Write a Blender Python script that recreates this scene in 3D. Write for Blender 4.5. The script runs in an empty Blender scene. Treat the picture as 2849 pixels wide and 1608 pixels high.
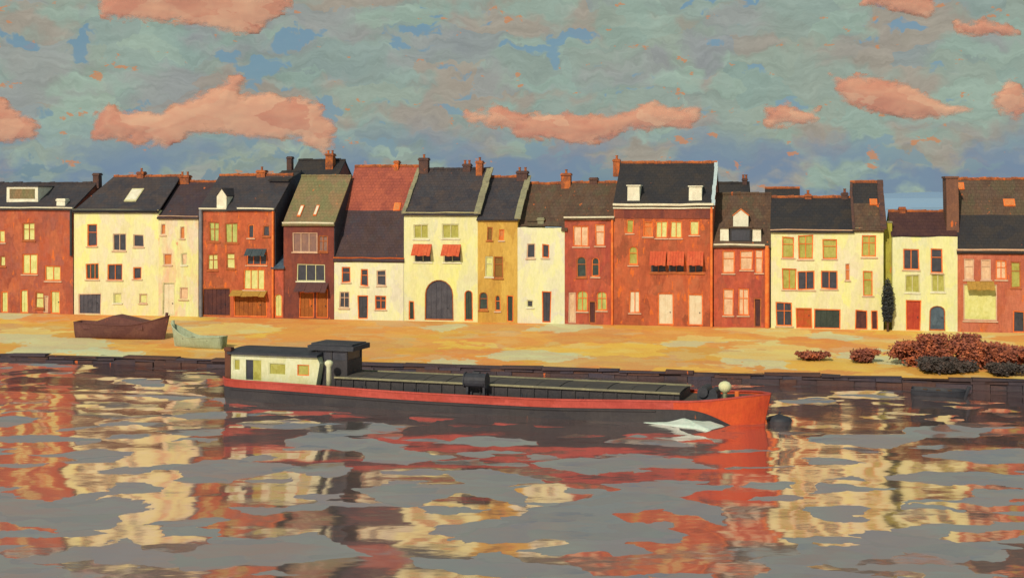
import bpy, math, random
from mathutils import Vector, Matrix, noise as mnoise
from mathutils.geometry import tessellate_polygon
random.seed(7)
R = math.radians
SC = bpy.context.scene
COL = SC.collection

# ------------------------------------------------------------------ camera
FPX, CX, YH, W = 3740.0, 1424.5, 545.0, 2849.0      # focal length, centre, eye level in photograph pixels
CAMH, ZB = 11.8, 1.5                                 # eye height over the water, street level
cd = bpy.data.cameras.new('camera'); cam = bpy.data.objects.new('camera', cd); COL.objects.link(cam)
cam.location = (0, 0, CAMH); cam.rotation_euler = (R(90), 0, 0)
cd.sensor_width = 36.0; cd.lens = 36.0*FPX/W; cd.shift_y = -(804.0-YH)/W
cd.clip_start = 0.5; cd.clip_end = 30000
SC.camera = cam

# ------------------------------------------------------------------ light and exposure
SUN_AZ, SUN_EL, SUN_STR = R(205), R(33), 3.6         # azimuth clockwise from +Y: behind the camera, to its left
sd = bpy.data.lights.new('sun', 'SUN'); sun = bpy.data.objects.new('sun', sd); COL.objects.link(sun)
sd.energy = SUN_STR; sd.angle = R(0.6); sd.color = (1.0, 0.80, 0.56)
sdir = Vector((math.sin(SUN_AZ)*math.cos(SUN_EL), math.cos(SUN_AZ)*math.cos(SUN_EL), math.sin(SUN_EL)))
sun.rotation_euler = sdir.to_track_quat('Z', 'Y').to_euler()
SC.view_settings.view_transform = 'Standard'; SC.view_settings.look = 'None'
SC.view_settings.exposure = 0.0; SC.view_settings.gamma = 1.0; SC.view_settings.use_curve_mapping = False

def lin1(c):
    c /= 255.0
    return c/12.92 if c <= 0.04045 else ((c+0.055)/1.055)**2.4
def lin(c): return tuple(lin1(v) for v in c)

# ---- node helpers
class NT:
    def __init__(s, tree): s.t = tree; s.n = tree.nodes; s.l = tree.links
    def new(s, ty, **kw):
        nd = s.n.new(ty)
        for k, v in kw.items():
            if k == 'inp':
                for a, b in v.items(): s.set(nd, a, b)
            else: setattr(nd, k, v)
        return nd
    def set(s, nd, a, b):
        if isinstance(b, bpy.types.NodeSocket): s.l.new(b, nd.inputs[a])
        else: nd.inputs[a].default_value = b
    def math(s, op, a, b=0.0, c=None, clamp=False):
        nd = s.new('ShaderNodeMath', operation=op, use_clamp=clamp)
        s.set(nd, 0, a); s.set(nd, 1, b)
        if c is not None: s.set(nd, 2, c)
        return nd.outputs[0]
    def vmath(s, op, a, b=(0, 0, 0)):
        nd = s.new('ShaderNodeVectorMath', operation=op)
        s.set(nd, 0, a)
        if op == 'SCALE': s.set(nd, 3, b)
        else: s.set(nd, 1, b)
        return nd.outputs[0]
    def noise(s, vec, scale, detail=3, rough=0.55, col=False):
        nd = s.new('ShaderNodeTexNoise', inp={'Vector': vec, 'Scale': scale, 'Detail': detail, 'Roughness': rough})
        return nd.outputs['Color' if col else 0]
    def svoro(s, vec, sm):
        return s.new('ShaderNodeTexVoronoi', feature='SMOOTH_F1', inp={'Vector': vec, 'Scale': 1.0, 'Smoothness': sm}).outputs['Color']
    def voro(s, vec, scale, rnd=1.0):
        nd = s.new('ShaderNodeTexVoronoi', inp={'Vector': vec, 'Scale': scale, 'Randomness': rnd})
        return nd.outputs['Color']
    def sep(s, c, i=0): return s.new('ShaderNodeSeparateColor', inp={0: c}).outputs[i]
    def mix(s, f, a, b, blend='MIX'):
        nd = s.new('ShaderNodeMix', data_type='RGBA', blend_type=blend)
        for k, v in ((0, f), (6, a), (7, b)):
            if isinstance(v, tuple) and len(v) == 3: v = v+(1,)
            s.set(nd, k, v)
        return nd.outputs[2]
    def ramp(s, f, stops, interp='LINEAR'):
        nd = s.new('ShaderNodeValToRGB'); cr = nd.color_ramp; cr.interpolation = interp
        while len(cr.elements) < len(stops): cr.elements.new(0.5)
        for e, (p, c) in zip(cr.elements, stops):
            e.position = p; e.color = tuple(c)+(1,) if len(c) == 3 else c
        s.set(nd, 0, f); return nd.outputs[0]
    def step(s, v, a, b):
        nd = s.new('ShaderNodeMapRange', interpolation_type='SMOOTHSTEP', inp={0: v, 1: a, 2: b}); return nd.outputs[0]

# ------------------------------------------------------------------ world: evening sky, broken grey-green cloud over a clear sky
world = bpy.data.worlds.new('World'); SC.world = world; world.use_nodes = True
T = NT(world.node_tree); T.n.clear()
tc = T.new('ShaderNodeTexCoord').outputs['Generated']
warp = T.vmath('SCALE', T.vmath('SUBTRACT', T.noise(tc, 34, 4, 0.6, col=True), (0.5, 0.5, 0.5)), 0.032)
dv = T.vmath('ADD', tc, warp)
mp = T.new('ShaderNodeMapping', inp={'Vector': dv, 'Rotation': (0, R(36), R(4)), 'Scale': (12, 12, 42)}).outputs[0]
r1 = T.sep(T.voro(mp, 1.0)) 
mp2 = T.new('ShaderNodeMapping', inp={'Vector': dv, 'Rotation': (0, R(-14), R(3)), 'Scale': (22, 22, 46)}).outputs[0]
r2 = T.sep(T.voro(mp2, 1.0), 1)
grey = T.ramp(r1, [(0, lin((148, 150, 152))), (.25, lin((160, 162, 156))), (.5, lin((140, 150, 152))), (.75, lin((170, 152, 134)))])
teal = T.ramp(r2, [(0, lin((138, 168, 156))), (.3, lin((162, 188, 166))), (.55, lin((134, 158, 152))), (.8, lin((152, 170, 152)))])
lowf = T.noise(T.vmath('MULTIPLY', dv, (1, 1, 1.7)), 13, 3, 0.6)
cl = T.mix(T.step(lowf, .44, .56), grey, teal)
soft = T.ramp(T.noise(dv, 20, 4, .6), [(.3, lin((146, 154, 154))), (.5, lin((156, 166, 158))), (.7, lin((160, 162, 152)))])
cl = T.mix(.42, cl, soft)
grain = T.noise(T.new('ShaderNodeMapping', inp={'Vector': dv, 'Rotation': (0, R(35), 0), 'Scale': (30, 30, 190)}).outputs[0], 1.0, 5, .7)
cl = T.mix(.55, cl, T.ramp(grain, [(.3, (.36, .36, .36)), (.7, (.64, .64, .64))]), 'OVERLAY')
zz = T.new('ShaderNodeSeparateXYZ', inp={0: dv}).outputs[2]
hz = T.math('MULTIPLY', T.math('SUBTRACT', 1.0, T.step(zz, .018, .062)), T.step(T.noise(T.vmath('MULTIPLY', dv, (1, 1, 2.2)), 17, 3), .38, .56))
cl = T.mix(T.math('MULTIPLY', hz, .9), cl, lin((118, 140, 164)))
warmf = T.step(T.noise(T.vmath('MULTIPLY', tc, (1, 1, 1.8)), 52, 4, .62), .645, .68)
cl = T.mix(T.math('MULTIPLY', warmf, .75), cl, lin((206, 138, 92)))
sky = T.new('ShaderNodeTexSky', sky_type='NISHITA', sun_disc=False, sun_elevation=SUN_EL, sun_rotation=SUN_AZ)
skyc = T.vmath('SCALE', sky.outputs[0], 0.055)
gap = T.step(T.noise(T.vmath('ADD', T.vmath('MULTIPLY', dv, (1, 1, 2.0)), (3.1, .7, 1.3)), 21, 3, .55), .615, .65)
skymix = T.mix(T.math('MULTIPLY', gap, .85), cl, T.mix(.5, skyc, lin((98, 150, 182))))
bg = T.new('ShaderNodeBackground', inp={'Color': skymix, 'Strength': 0.94})
T.l.new(bg.outputs[0], T.new('ShaderNodeOutputWorld').inputs[0])

# ------------------------------------------------------------------ geometry of the place: the row of houses stands on a line that comes nearer to the right
def ground(px, py, z=0.0):
    k = (py-YH)/FPX; D = (CAMH-z)/k
    return Vector(((px-CX)/FPX*D, D, z))
PA, PB = ground(0, 870, ZB), ground(2849, 926, ZB)
ROW = (PB-PA); ROW.z = 0; ROW.normalize(); BACK = Vector((-ROW.y, ROW.x, 0)); ANG = math.atan2(ROW.y, ROW.x)
def onplane(px, py, o, u, n):
    """where the view ray through a pixel meets the upright plane through o along u: distance along u, height"""
    d = Vector(((px-CX)/FPX, 1, -(py-YH)/FPX)); c = Vector((0, 0, CAMH))
    t = (o-c).dot(n)/d.dot(n); p = c+d*t
    return (p-o).dot(u), p.z
def F(px, py, d=0.0): return onplane(px, py, PA+BACK*d, ROW, BACK)
def RW(s, d, z): return PA*1+ROW*s+BACK*d+Vector((0, 0, z-ZB))

# ------------------------------------------------------------------ materials
MATS = {}
ORANGE = (246, 118, 48)
LF = (1.50, 1.22, 0.95)      # rough light on a sunlit wall, to turn seen colours into surface colours
def alb(c, k=1.0): return tuple(min(.86, v/l*k) for v, l in zip(lin(c), LF))
def paint(name, cols, cell=1.0, asp=(1, 1, 1), fleck=0.0, fleckc=ORANGE, rough=.85, k=1.0, mixd=.4, bump=.3, rows=None, spec=.3, rot=ANG, bscale=3.0, soft=.25):
    """weathered colour-washed surface: patches of several tones with uneven edges, grain and worn flecks"""
    m = bpy.data.materials.new(name); m.use_nodes = True; t = NT(m.node_tree)
    bs = t.n['Principled BSDF']
    pos = t.new('ShaderNodeNewGeometry').outputs['Position']
    pos = t.new('ShaderNodeMapping', vector_type='POINT', inp={'Vector': pos, 'Rotation': (0, 0, -rot)}).outputs[0]
    sc = t.vmath('MULTIPLY', pos, asp)
    w = t.vmath('SCALE', t.vmath('SUBTRACT', t.noise(sc, 2.2/cell, 3, .6, col=True), (.5, .5, .5)), .9*cell)
    v = t.vmath('ADD', sc, w)
    n = len(cols); st = [(i/n, alb(c, k)) for i, c in enumerate(cols)]
    a = t.ramp(t.sep(t.voro(v, 1.0/cell)), st, 'CONSTANT')
    b = t.ramp(t.sep(t.voro(v, 2.7/cell), 1), st, 'CONSTANT')
    s2 = t.ramp(t.noise(sc, .7/cell, 3, .6), [(.28+.44*i/max(1, n-1), c) for i, (p, c) in enumerate(st)])
    c = t.mix(mixd, a, b); c = t.mix(soft, c, s2)
    g = t.noise(t.vmath('MULTIPLY', pos, (6, 6, 1.6)), 1.3, 5, .7)
    c = t.mix(.55, c, t.ramp(g, [(.3, (.37,)*3), (.7, (.63,)*3)]), 'OVERLAY')
    if fleck > 0:
        fn = t.noise(t.vmath('ADD', t.vmath('MULTIPLY', pos, (1.5, 1.5, .5)), (7, 3, 1)), 1.5, 4, .6)
        th = .74-.20*fleck
        c = t.mix(t.math('MULTIPLY', t.step(fn, th, th+.035), .8), c, alb(fleckc))
    t.l.new(c, bs.inputs['Base Color']); bs.inputs['Roughness'].default_value = rough
    bs.inputs['Specular IOR Level'].default_value = spec
    hgt = t.noise(pos, bscale, 5, .65)
    if rows:
        br = t.new('ShaderNodeTexBrick', inp={'Vector': t.new('ShaderNodeCombineXYZ', inp={0: t.new('ShaderNodeSeparateXYZ', inp={0: pos}).outputs[0], 1: t.new('ShaderNodeSeparateXYZ', inp={0: pos}).outputs[2], 2: 0.0}).outputs[0],
             'Scale': 1.0, 'Mortar Size': rows[2], 'Brick Width': rows[0], 'Row Height': rows[1], 'Color1': (.9, .9, .9, 1), 'Color2': (.6, .6, .6, 1), 'Mortar': (.15, .15, .15, 1)}).outputs[0]
        hgt = t.math('ADD', hgt, t.math('MULTIPLY', br, rows[3] if len(rows) > 3 else .6))
        c2 = t.mix(.22, c, br, 'OVERLAY'); t.l.new(c2, bs.inputs['Base Color'])
    bp = t.new('ShaderNodeBump', inp={'Strength': bump, 'Distance': .12, 'Height': hgt})
    t.l.new(bp.outputs[0], bs.inputs['Normal'])
    MATS[name] = m; return m
BR = (.24, .085, .01, .25)
paint('cream_wall', [(242, 228, 152), (240, 224, 170), (234, 214, 158), (246, 234, 142), (240, 218, 180), (242, 230, 164)], 1.5, (1, 1, .55), fleck=.04, fleckc=(240, 190, 140), k=1.13)
paint('pink_cream_wall', [(242, 230, 142), (242, 210, 164), (244, 194, 146), (242, 236, 154), (240, 218, 184)], 1.2, (1.3, 1.3, .5), fleck=.4, fleckc=(246, 150, 110), k=1.08)
paint('yellow_wall', [(240, 228, 152), (242, 230, 164), (232, 216, 160), (244, 232, 138), (228, 218, 174)], 1.6, (1, 1, .5), fleck=.05, fleckc=(240, 180, 120), k=1.13)
paint('pale_wall', [(242, 232, 172), (238, 226, 186), (230, 214, 182), (246, 234, 160)], 1.4, (1, 1, .6), fleck=.08, fleckc=(244, 170, 130), k=1.13)
paint('ochre_wall', [(206, 156, 62), (196, 148, 66), (214, 168, 78), (188, 136, 60)], 1.3, (1, 1, .45), fleck=.25, k=1.25)
paint('brick_rust', [(178, 90, 62), (160, 76, 54), (196, 104, 66), (172, 96, 78), (184, 84, 52), (150, 80, 62)], 1.2, (1, 1, .6), fleck=.55, rows=BR, k=1.18)
paint('brick_orange', [(188, 90, 54), (206, 100, 58), (166, 78, 50), (194, 106, 68), (146, 78, 50), (198, 94, 58)], 1.2, (1, 1, .5), fleck=.75, rows=BR, k=1.18)
paint('brick_dark', [(138, 70, 52), (126, 62, 54), (150, 76, 56), (120, 66, 58), (158, 80, 60)], 1.1, (1, 1, .5), fleck=.35, rows=BR)
paint('brick_red', [(184, 80, 56), (168, 72, 58), (200, 94, 62), (146, 74, 54), (190, 92, 70)], 1.0, (1, 1, .5), fleck=.4, rows=BR, k=1.18)
paint('brick_pink', [(188, 100, 74), (202, 116, 84), (180, 92, 66), (196, 104, 62)], 1.3, (1, 1, .5), fleck=.5, rows=BR, k=1.18)
paint('slate_dark', [(76, 68, 70), (88, 76, 74), (66, 62, 68), (96, 78, 70), (76, 74, 78)], 1.1, (1, 1, .8), fleck=.16, rows=(.32, .22, .02, .9), rough=.7, k=0.82)
paint('slate_black', [(62, 58, 58), (70, 62, 58), (56, 54, 58), (78, 66, 58)], 1.2, (1, 1, .8), fleck=.10, rows=(.32, .22, .02, .9), rough=.7, k=0.82)
paint('slate_purple', [(88, 66, 68), (96, 72, 68), (78, 62, 70), (84, 60, 56), (80, 72, 76)], 1.1, (1, 1, .7), fleck=.22, rows=(.32, .22, .02, .9), rough=.75, k=0.82)
paint('tile_brown', [(112, 82, 62), (124, 90, 66), (100, 74, 60), (118, 92, 74), (108, 96, 70)], 1.0, (1.6, 1, .5), fleck=.34, rows=(.3, .25, .02, .9), k=0.82)
paint('tile_olive', [(136, 126, 84), (150, 122, 84), (128, 120, 78), (160, 120, 82), (140, 112, 84)], 1.3, (1.4, 1, .5), fleck=.25, rows=(.3, .25, .02, .9))
paint('tile_red', [(168, 84, 66), (180, 90, 66), (154, 76, 62), (188, 96, 70)], 1.2, (1, 1, .6), fleck=.30, rows=(.3, .25, .02, .9))
paint('tile_maroon', [(92, 58, 56), (100, 64, 58), (84, 54, 56), (108, 70, 60)], 1.1, (1, 1, .7), fleck=.15, rows=(.3, .25, .02, .9), k=0.82)
paint('white_trim', [(232, 218, 182), (240, 226, 190), (222, 202, 168)], .6, (1, 1, 1), fleck=.12, k=1.25)
paint('verge_stone', [(160, 150, 112), (150, 140, 108), (172, 158, 116), (140, 128, 100)], .8, (1, 1, .6), fleck=.25)
paint('chimney_brick', [(186, 104, 58), (150, 84, 56), (220, 116, 54), (128, 78, 58)], .6, (1, 1, 1), fleck=.6, rows=BR)
paint('stack_brown', [(140, 94, 72), (126, 86, 70), (152, 100, 72)], .8, (1, 1, .5), fleck=.3, rows=BR, k=.9)
paint('chimney_dark', [(96, 68, 60), (110, 74, 60), (80, 62, 62)], .6, (1, 1, 1), fleck=.3, rows=BR)
paint('orange_frame', [(246, 122, 52), (232, 106, 50), (250, 140, 66)], .5, k=1.2)
paint('brown_frame', [(206, 112, 58), (186, 104, 60), (224, 122, 60)], .5)
paint('cream_frame', [(236, 222, 160), (228, 206, 150)], .5)
paint('pink_frame', [(236, 180, 140), (240, 196, 156)], .5)
paint('glass_dark', [(68, 66, 72), (78, 76, 82), (60, 62, 66)], .5, rough=.35, spec=.5, bump=.05)
paint('glass_green', [(62, 74, 66), (72, 86, 74), (56, 64, 62)], .5, rough=.35, spec=.5, bump=.05)
paint('glass_blue', [(84, 98, 110), (98, 112, 122), (72, 84, 96)], .5, rough=.35, spec=.5, bump=.05)
paint('blind_pale', [(218, 206, 120), (226, 214, 138), (206, 194, 112)], .5, k=1.25)
paint('blind_olive', [(176, 164, 80), (166, 152, 66), (186, 174, 90)], .5, k=1.25)
paint('blind_green', [(186, 180, 96), (170, 172, 90), (196, 190, 112)], .5, k=1.25)
paint('blind_pink', [(226, 176, 132), (232, 190, 146), (214, 164, 120)], .5, k=1.25)
paint('blind_white', [(232, 210, 170), (226, 198, 156)], .5, k=1.25)
paint('blind_grey', [(160, 118, 98), (150, 112, 100), (170, 124, 100)], .5)
paint('blind_orange', [(240, 128, 60), (228, 140, 80)], .5)
paint('blind_brown', [(156, 110, 50), (140, 98, 50)], .5)
paint('door_maroon', [(98, 56, 52), (84, 52, 54), (112, 64, 56)], .6)
paint('door_slate', [(88, 82, 86), (98, 92, 96), (78, 74, 80)], .7)
paint('door_red', [(190, 66, 48), (204, 80, 52)], .6)
paint('door_rust', [(206, 88, 44), (190, 110, 44), (214, 84, 50)], .6, fleck=.3)
paint('door_brown', [(176, 98, 42), (160, 88, 44), (192, 108, 46)], .8, fleck=.5)
paint('door_green', [(64, 72, 62), (74, 80, 68)], .6)
paint('awning_red', [(234, 100, 60), (222, 92, 58), (240, 116, 70)], .5)
paint('awning_purple', [(110, 70, 64), (98, 64, 64)], .5)
paint('awning_ochre', [(190, 140, 62), (204, 150, 66)], .5)
paint('awning_teal', [(70, 82, 84), (82, 92, 92)], .5)
paint('olive_wall', [(186, 168, 60), (170, 150, 62), (196, 180, 72)], .8, fleck=.4)
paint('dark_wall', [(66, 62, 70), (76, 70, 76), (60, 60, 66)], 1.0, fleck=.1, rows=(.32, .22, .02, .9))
paint('zinc', [(150, 142, 140), (130, 124, 126)], .5)
paint('white_zinc', [(214, 220, 210), (200, 212, 204)], .5)
K2 = 1.45
BANKC = [(222, 146, 70), (210, 138, 74), (228, 168, 78), (230, 180, 74), (222, 134, 66), (206, 148, 86), (224, 192, 112), (198, 196, 150), (214, 152, 62)]
paint('bank_ground', BANKC, 4.2, (.8, 1.0, 1), fleck=.25, k=K2, mixd=.25, bscale=1.2, soft=.12)
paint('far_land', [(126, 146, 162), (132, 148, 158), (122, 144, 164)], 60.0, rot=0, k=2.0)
paint('quay_stone', [(80, 64, 66), (72, 60, 66), (92, 68, 62), (66, 58, 62)], 1.4, (.5, 1, 1), fleck=.20)
paint('quay_brown', [(96, 66, 56), (84, 62, 58), (108, 72, 58)], 1.0, (.5, 1, 1), fleck=.35)
paint('quay_violet', [(76, 66, 74), (68, 62, 70), (88, 72, 74)], 1.2, (.5, 1, 1), fleck=.08)
paint('hull_black', [(66, 62, 64), (74, 68, 66), (58, 56, 60)], 1.2, (.5, 1, 1), fleck=.06, rough=.6)
paint('hull_brown', [(104, 62, 46), (120, 70, 48)], 1.2, (.5, 1, 1), rough=.6)
paint('hull_red', [(204, 82, 66), (192, 74, 62), (214, 92, 76), (186, 72, 52)], .9, (.4, 1, 1), fleck=.12, rough=.55)
paint('bow_red', [(232, 88, 44), (222, 80, 46), (240, 98, 46)], .9, (.6, 1, 1), fleck=.1, rough=.55)
paint('cabin_white', [(240, 232, 176), (236, 224, 164), (244, 236, 190)], .8, fleck=.05)
paint('deck_grey', [(98, 84, 70), (86, 78, 70), (110, 92, 72)], .8, (.4, 1, 1), fleck=.2)
paint('hatch_grey', [(86, 78, 70), (78, 72, 68), (98, 88, 76)], .8, (.5, 1, 1))
paint('dark_steel', [(58, 60, 66), (66, 66, 70), (52, 52, 58)], .6, rough=.6)
paint('boat_maroon', [(124, 78, 68), (114, 70, 64), (134, 86, 72)], .8, (.6, 1, 1), fleck=.2)
paint('boat_sage', [(186, 190, 148), (194, 196, 158), (178, 180, 138)], .8)
paint('shrub_leaf', [(124, 66, 48), (112, 60, 48), (142, 76, 50), (96, 56, 46), (176, 92, 52)], .5, k=2.0)
paint('shrub_dark', [(62, 56, 52), (72, 62, 54), (84, 62, 52)], .5, k=1.6)
paint('cypress_leaf', [(64, 62, 60), (72, 72, 64), (58, 58, 60)], .5, k=1.2)
paint('bark', [(96, 66, 46), (110, 74, 50)], .5)
paint('foam', [(206, 214, 188), (198, 208, 184), (214, 216, 196)], .8, k=1.25)
def cloud_material():
    m = bpy.data.materials.new('cloud'); m.use_nodes = True; t = NT(m.node_tree); bs = t.n['Principled BSDF']
    pos = t.vmath('MULTIPLY', t.new('ShaderNodeNewGeometry').outputs['Position'], (.6, .4, 1.3))
    w = t.vmath('ADD', pos, t.vmath('SCALE', t.vmath('SUBTRACT', t.noise(pos, .09, 3, .6, col=True), (.5, .5, .5)), 14.0))
    cols = [alb(c, 1.42) for c in ((226, 158, 126), (218, 148, 120), (234, 174, 138), (224, 152, 122), (238, 186, 148))]  # sunset light put into the salmon base tones; the vapour itself is white
    a = t.ramp(t.sep(t.voro(w, .05)), [(i/5, c) for i, c in enumerate(cols)], 'CONSTANT')
    b = t.ramp(t.noise(pos, .035, 3), [(.3+.1*i, c) for i, c in enumerate(cols)])
    dens = t.new('ShaderNodeAttribute', attribute_name='vapour').outputs['Fac']
    rim = t.math('SUBTRACT', 1.0, t.step(t.math('ADD', dens, t.math('MULTIPLY', t.noise(pos, .12, 3), .6)), .45, .75))
    c = t.mix(t.math('MULTIPLY', rim, .55), t.mix(.5, a, b), alb((220, 140, 100), 1.3))
    al = t.step(t.math('ADD', dens, t.math('MULTIPLY', t.math('SUBTRACT', t.noise(w, .14, 5, .68), .5), 1.5)), .02, .62)   # thin vapour at the rim
    df = t.new('ShaderNodeBsdfDiffuse', inp={'Color': c}); tl = t.new('ShaderNodeBsdfTranslucent', inp={'Color': c})
    body = t.new('ShaderNodeMixShader', inp={0: .4, 1: df.outputs[0], 2: tl.outputs[0]})
    out = t.new('ShaderNodeMixShader', inp={0: al, 1: t.new('ShaderNodeBsdfTransparent').outputs[0], 2: body.outputs[0]})
    t.l.new(out.outputs[0], t.n['Material Output'].inputs[0])
    MATS['cloud'] = m
cloud_material()
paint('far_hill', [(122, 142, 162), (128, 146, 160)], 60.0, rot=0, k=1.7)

# ------------------------------------------------------------------ mesh helper
class MB:
    def __init__(s): s.v = []; s.f = []
    def add(s, vs, fs):
        o = len(s.v); s.v += [tuple(v) for v in vs]; s.f += [tuple(i+o for i in f) for f in fs]; return s
    def box(s, x0, x1, y0, y1, z0, z1, j=0.0):
        q = [(x, y, z) for z in (z0, z1) for y in (y0, y1) for x in (x0, x1)]
        if j: q = [tuple(c+random.uniform(-j, j) for c in p) for p in q]
        return s.add(q, [(0, 2, 3, 1), (4, 5, 7, 6), (0, 1, 5, 4), (2, 6, 7, 3), (0, 4, 6, 2), (1, 3, 7, 5)])
    def prism(s, poly, y0, y1):
        """polygon in x,z drawn out along y"""
        n = len(poly); vs = [(x, y0, z) for x, z in poly]+[(x, y1, z) for x, z in poly]
        fs = [(i, i+n, (i+1) % n+n, (i+1) % n) for i in range(n)]
        tri = tessellate_polygon([[Vector((x, z, 0)) for x, z in poly]])
        fs += [tuple(t) for t in tri]+[tuple(i+n for i in reversed(t)) for t in tri]
        return s.add(vs, fs)
    def ring(s, outer, inner, y0, y1):
        n = len(outer); vs = [(x, y0, z) for x, z in outer]+[(x, y0, z) for x, z in inner]+[(x, y1, z) for x, z in outer]+[(x, y1, z) for x, z in inner]
        fs = []
        for i in range(n):
            j = (i+1) % n
            fs += [(i, j, j+n, i+n), (i+2*n, i+3*n, j+3*n, j+2*n), (i+n, j+n, j+3*n, i+3*n), (i, i+2*n, j+2*n, j)]
        return s.add(vs, fs)
    def tube(s, p, q, r0, r1=None, n=8):
        r1 = r0 if r1 is None else r1
        p, q = Vector(p), Vector(q); a = (q-p).normalized(); b = a.orthogonal().normalized(); c = a.cross(b)
        vs = [p+(b*math.cos(2*math.pi*i/n)+c*math.sin(2*math.pi*i/n))*r0 for i in range(n)]+[q+(b*math.cos(2*math.pi*i/n)+c*math.sin(2*math.pi*i/n))*r1 for i in range(n)]
        return s.add(vs, [(i, (i+1) % n, (i+1) % n+n, i+n) for i in range(n)]+[tuple(range(n))[::-1], tuple(range(n, 2*n))])
    def lathe(s, c, prof, n=12):
        """profile of (radius, z) about an upright axis at c"""
        vs = [(c[0]+r*math.cos(2*math.pi*i/n), c[1]+r*math.sin(2*math.pi*i/n), c[2]+z) for r, z in prof for i in range(n)]
        fs = [(k*n+i, k*n+(i+1) % n, (k+1)*n+(i+1) % n, (k+1)*n+i) for k in range(len(prof)-1) for i in range(n)]
        return s.add(vs, fs+[tuple(range(n))[::-1], tuple(range((len(prof)-1)*n, len(prof)*n))])
    def build(s, name, mat, parent=None, smooth=False):
        me = bpy.data.meshes.new(name); me.from_pydata(s.v, [], s.f); me.update()
        me.materials.append(MATS[mat] if isinstance(mat, str) else mat)
        if smooth: me.polygons.foreach_set('use_smooth', [True]*len(me.polygons))
        o = bpy.data.objects.new(name, me); COL.objects.link(o)
        if parent is not None: o.parent = parent
        return o
def tag(o, label, cat, group=None):
    o['label'] = label; o['category'] = cat
    if group: o['group'] = group
    return o
def structure(o): o['kind'] = 'structure'; return o
def empty(name, loc, rz=0.0):
    e = bpy.data.objects.new(name, None); COL.objects.link(e); e.location = loc; e.rotation_euler = (0, 0, rz); e.empty_display_size = .3
    return e

# ------------------------------------------------------------------ setting: water, bank, quay wall, land behind
EDGE = [((p-PA).dot(ROW), (p-PA).dot(BACK)) for p in (ground(0, 1003), ground(2849, 1082))]
def edge_depth(s):                                    # quay wall stands this far in front of the house fronts
    return EDGE[0][1]+(EDGE[1][1]-EDGE[0][1])*(s-EDGE[0][0])/(EDGE[1][0]-EDGE[0][0])
def water_material():
    m = bpy.data.materials.new('river_water'); m.use_nodes = True; t = NT(m.node_tree); t.n.clear()
    geo = t.new('ShaderNodeNewGeometry'); pos = geo.outputs['Position']
    w = t.vmath('SCALE', t.vmath('SUBTRACT', t.noise(pos, .55, 3, .6, col=True), (.5, .5, .5)), 2.0)
    v = t.vmath('ADD', pos, w)
    def cells(sc, sm):
        return t.new('ShaderNodeTexVoronoi', feature='SMOOTH_F1', voronoi_dimensions='2D', inp={'Vector': t.vmath('MULTIPLY', v, sc), 'Scale': 1.0, 'Smoothness': sm}).outputs['Color']
    c1, c2 = cells((.27, .38, 1), .18), cells((.55, .9, 1), .2)
    c3 = t.noise(t.vmath('MULTIPLY', pos, (.9, 2.4, 1)), 1.3, 4, .6, col=True)
    sub = lambda c, k: t.vmath('MULTIPLY', t.vmath('SUBTRACT', c, (.5, .5, .5)), k)
    def wave(c, k, p):                                 # wind waves: long gentle backs, short steep faces, level on average
        r = t.sep(c); face = t.step(r, 1-p-.03, 1-p+.03)
        y = t.math('SUBTRACT', k, t.math('MULTIPLY', face, k/p))
        return t.new('ShaderNodeCombineXYZ', inp={0: t.math('MULTIPLY', t.math('SUBTRACT', t.sep(c, 1), .5), .05), 1: y, 2: 0.0}).outputs[0]
    d = t.vmath('ADD', t.vmath('ADD', wave(c1, .036, .25), wave(c2, .025, .24)), sub(c3, (.05, .06, 0)))
    nrm = t.vmath('NORMALIZE', t.vmath('ADD', geo.outputs['Normal'], d))
    gl = t.new('ShaderNodeBsdfGlossy', inp={'Color': (.97, .83, .83, 1), 'Roughness': .09, 'Normal': nrm})
    murk = t.ramp(t.noise(pos, .2, 3), [(.35, (.12, .13, .155)), (.65, (.145, .14, .15))])
    df = t.new('ShaderNodeBsdfDiffuse', inp={'Color': murk})
    fr = t.new('ShaderNodeFresnel', inp={'IOR': 1.7, 'Normal': nrm}).outputs[0]
    fac = t.math('ADD', t.math('MULTIPLY', fr, .6), .48, clamp=True)
    mx = t.new('ShaderNodeMixShader', inp={0: fac, 1: df.outputs[0], 2: gl.outputs[0]})
    t.l.new(mx.outputs[0], t.new('ShaderNodeOutputMaterial').inputs[0])
    return m
MATS['water'] = water_material()
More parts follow.
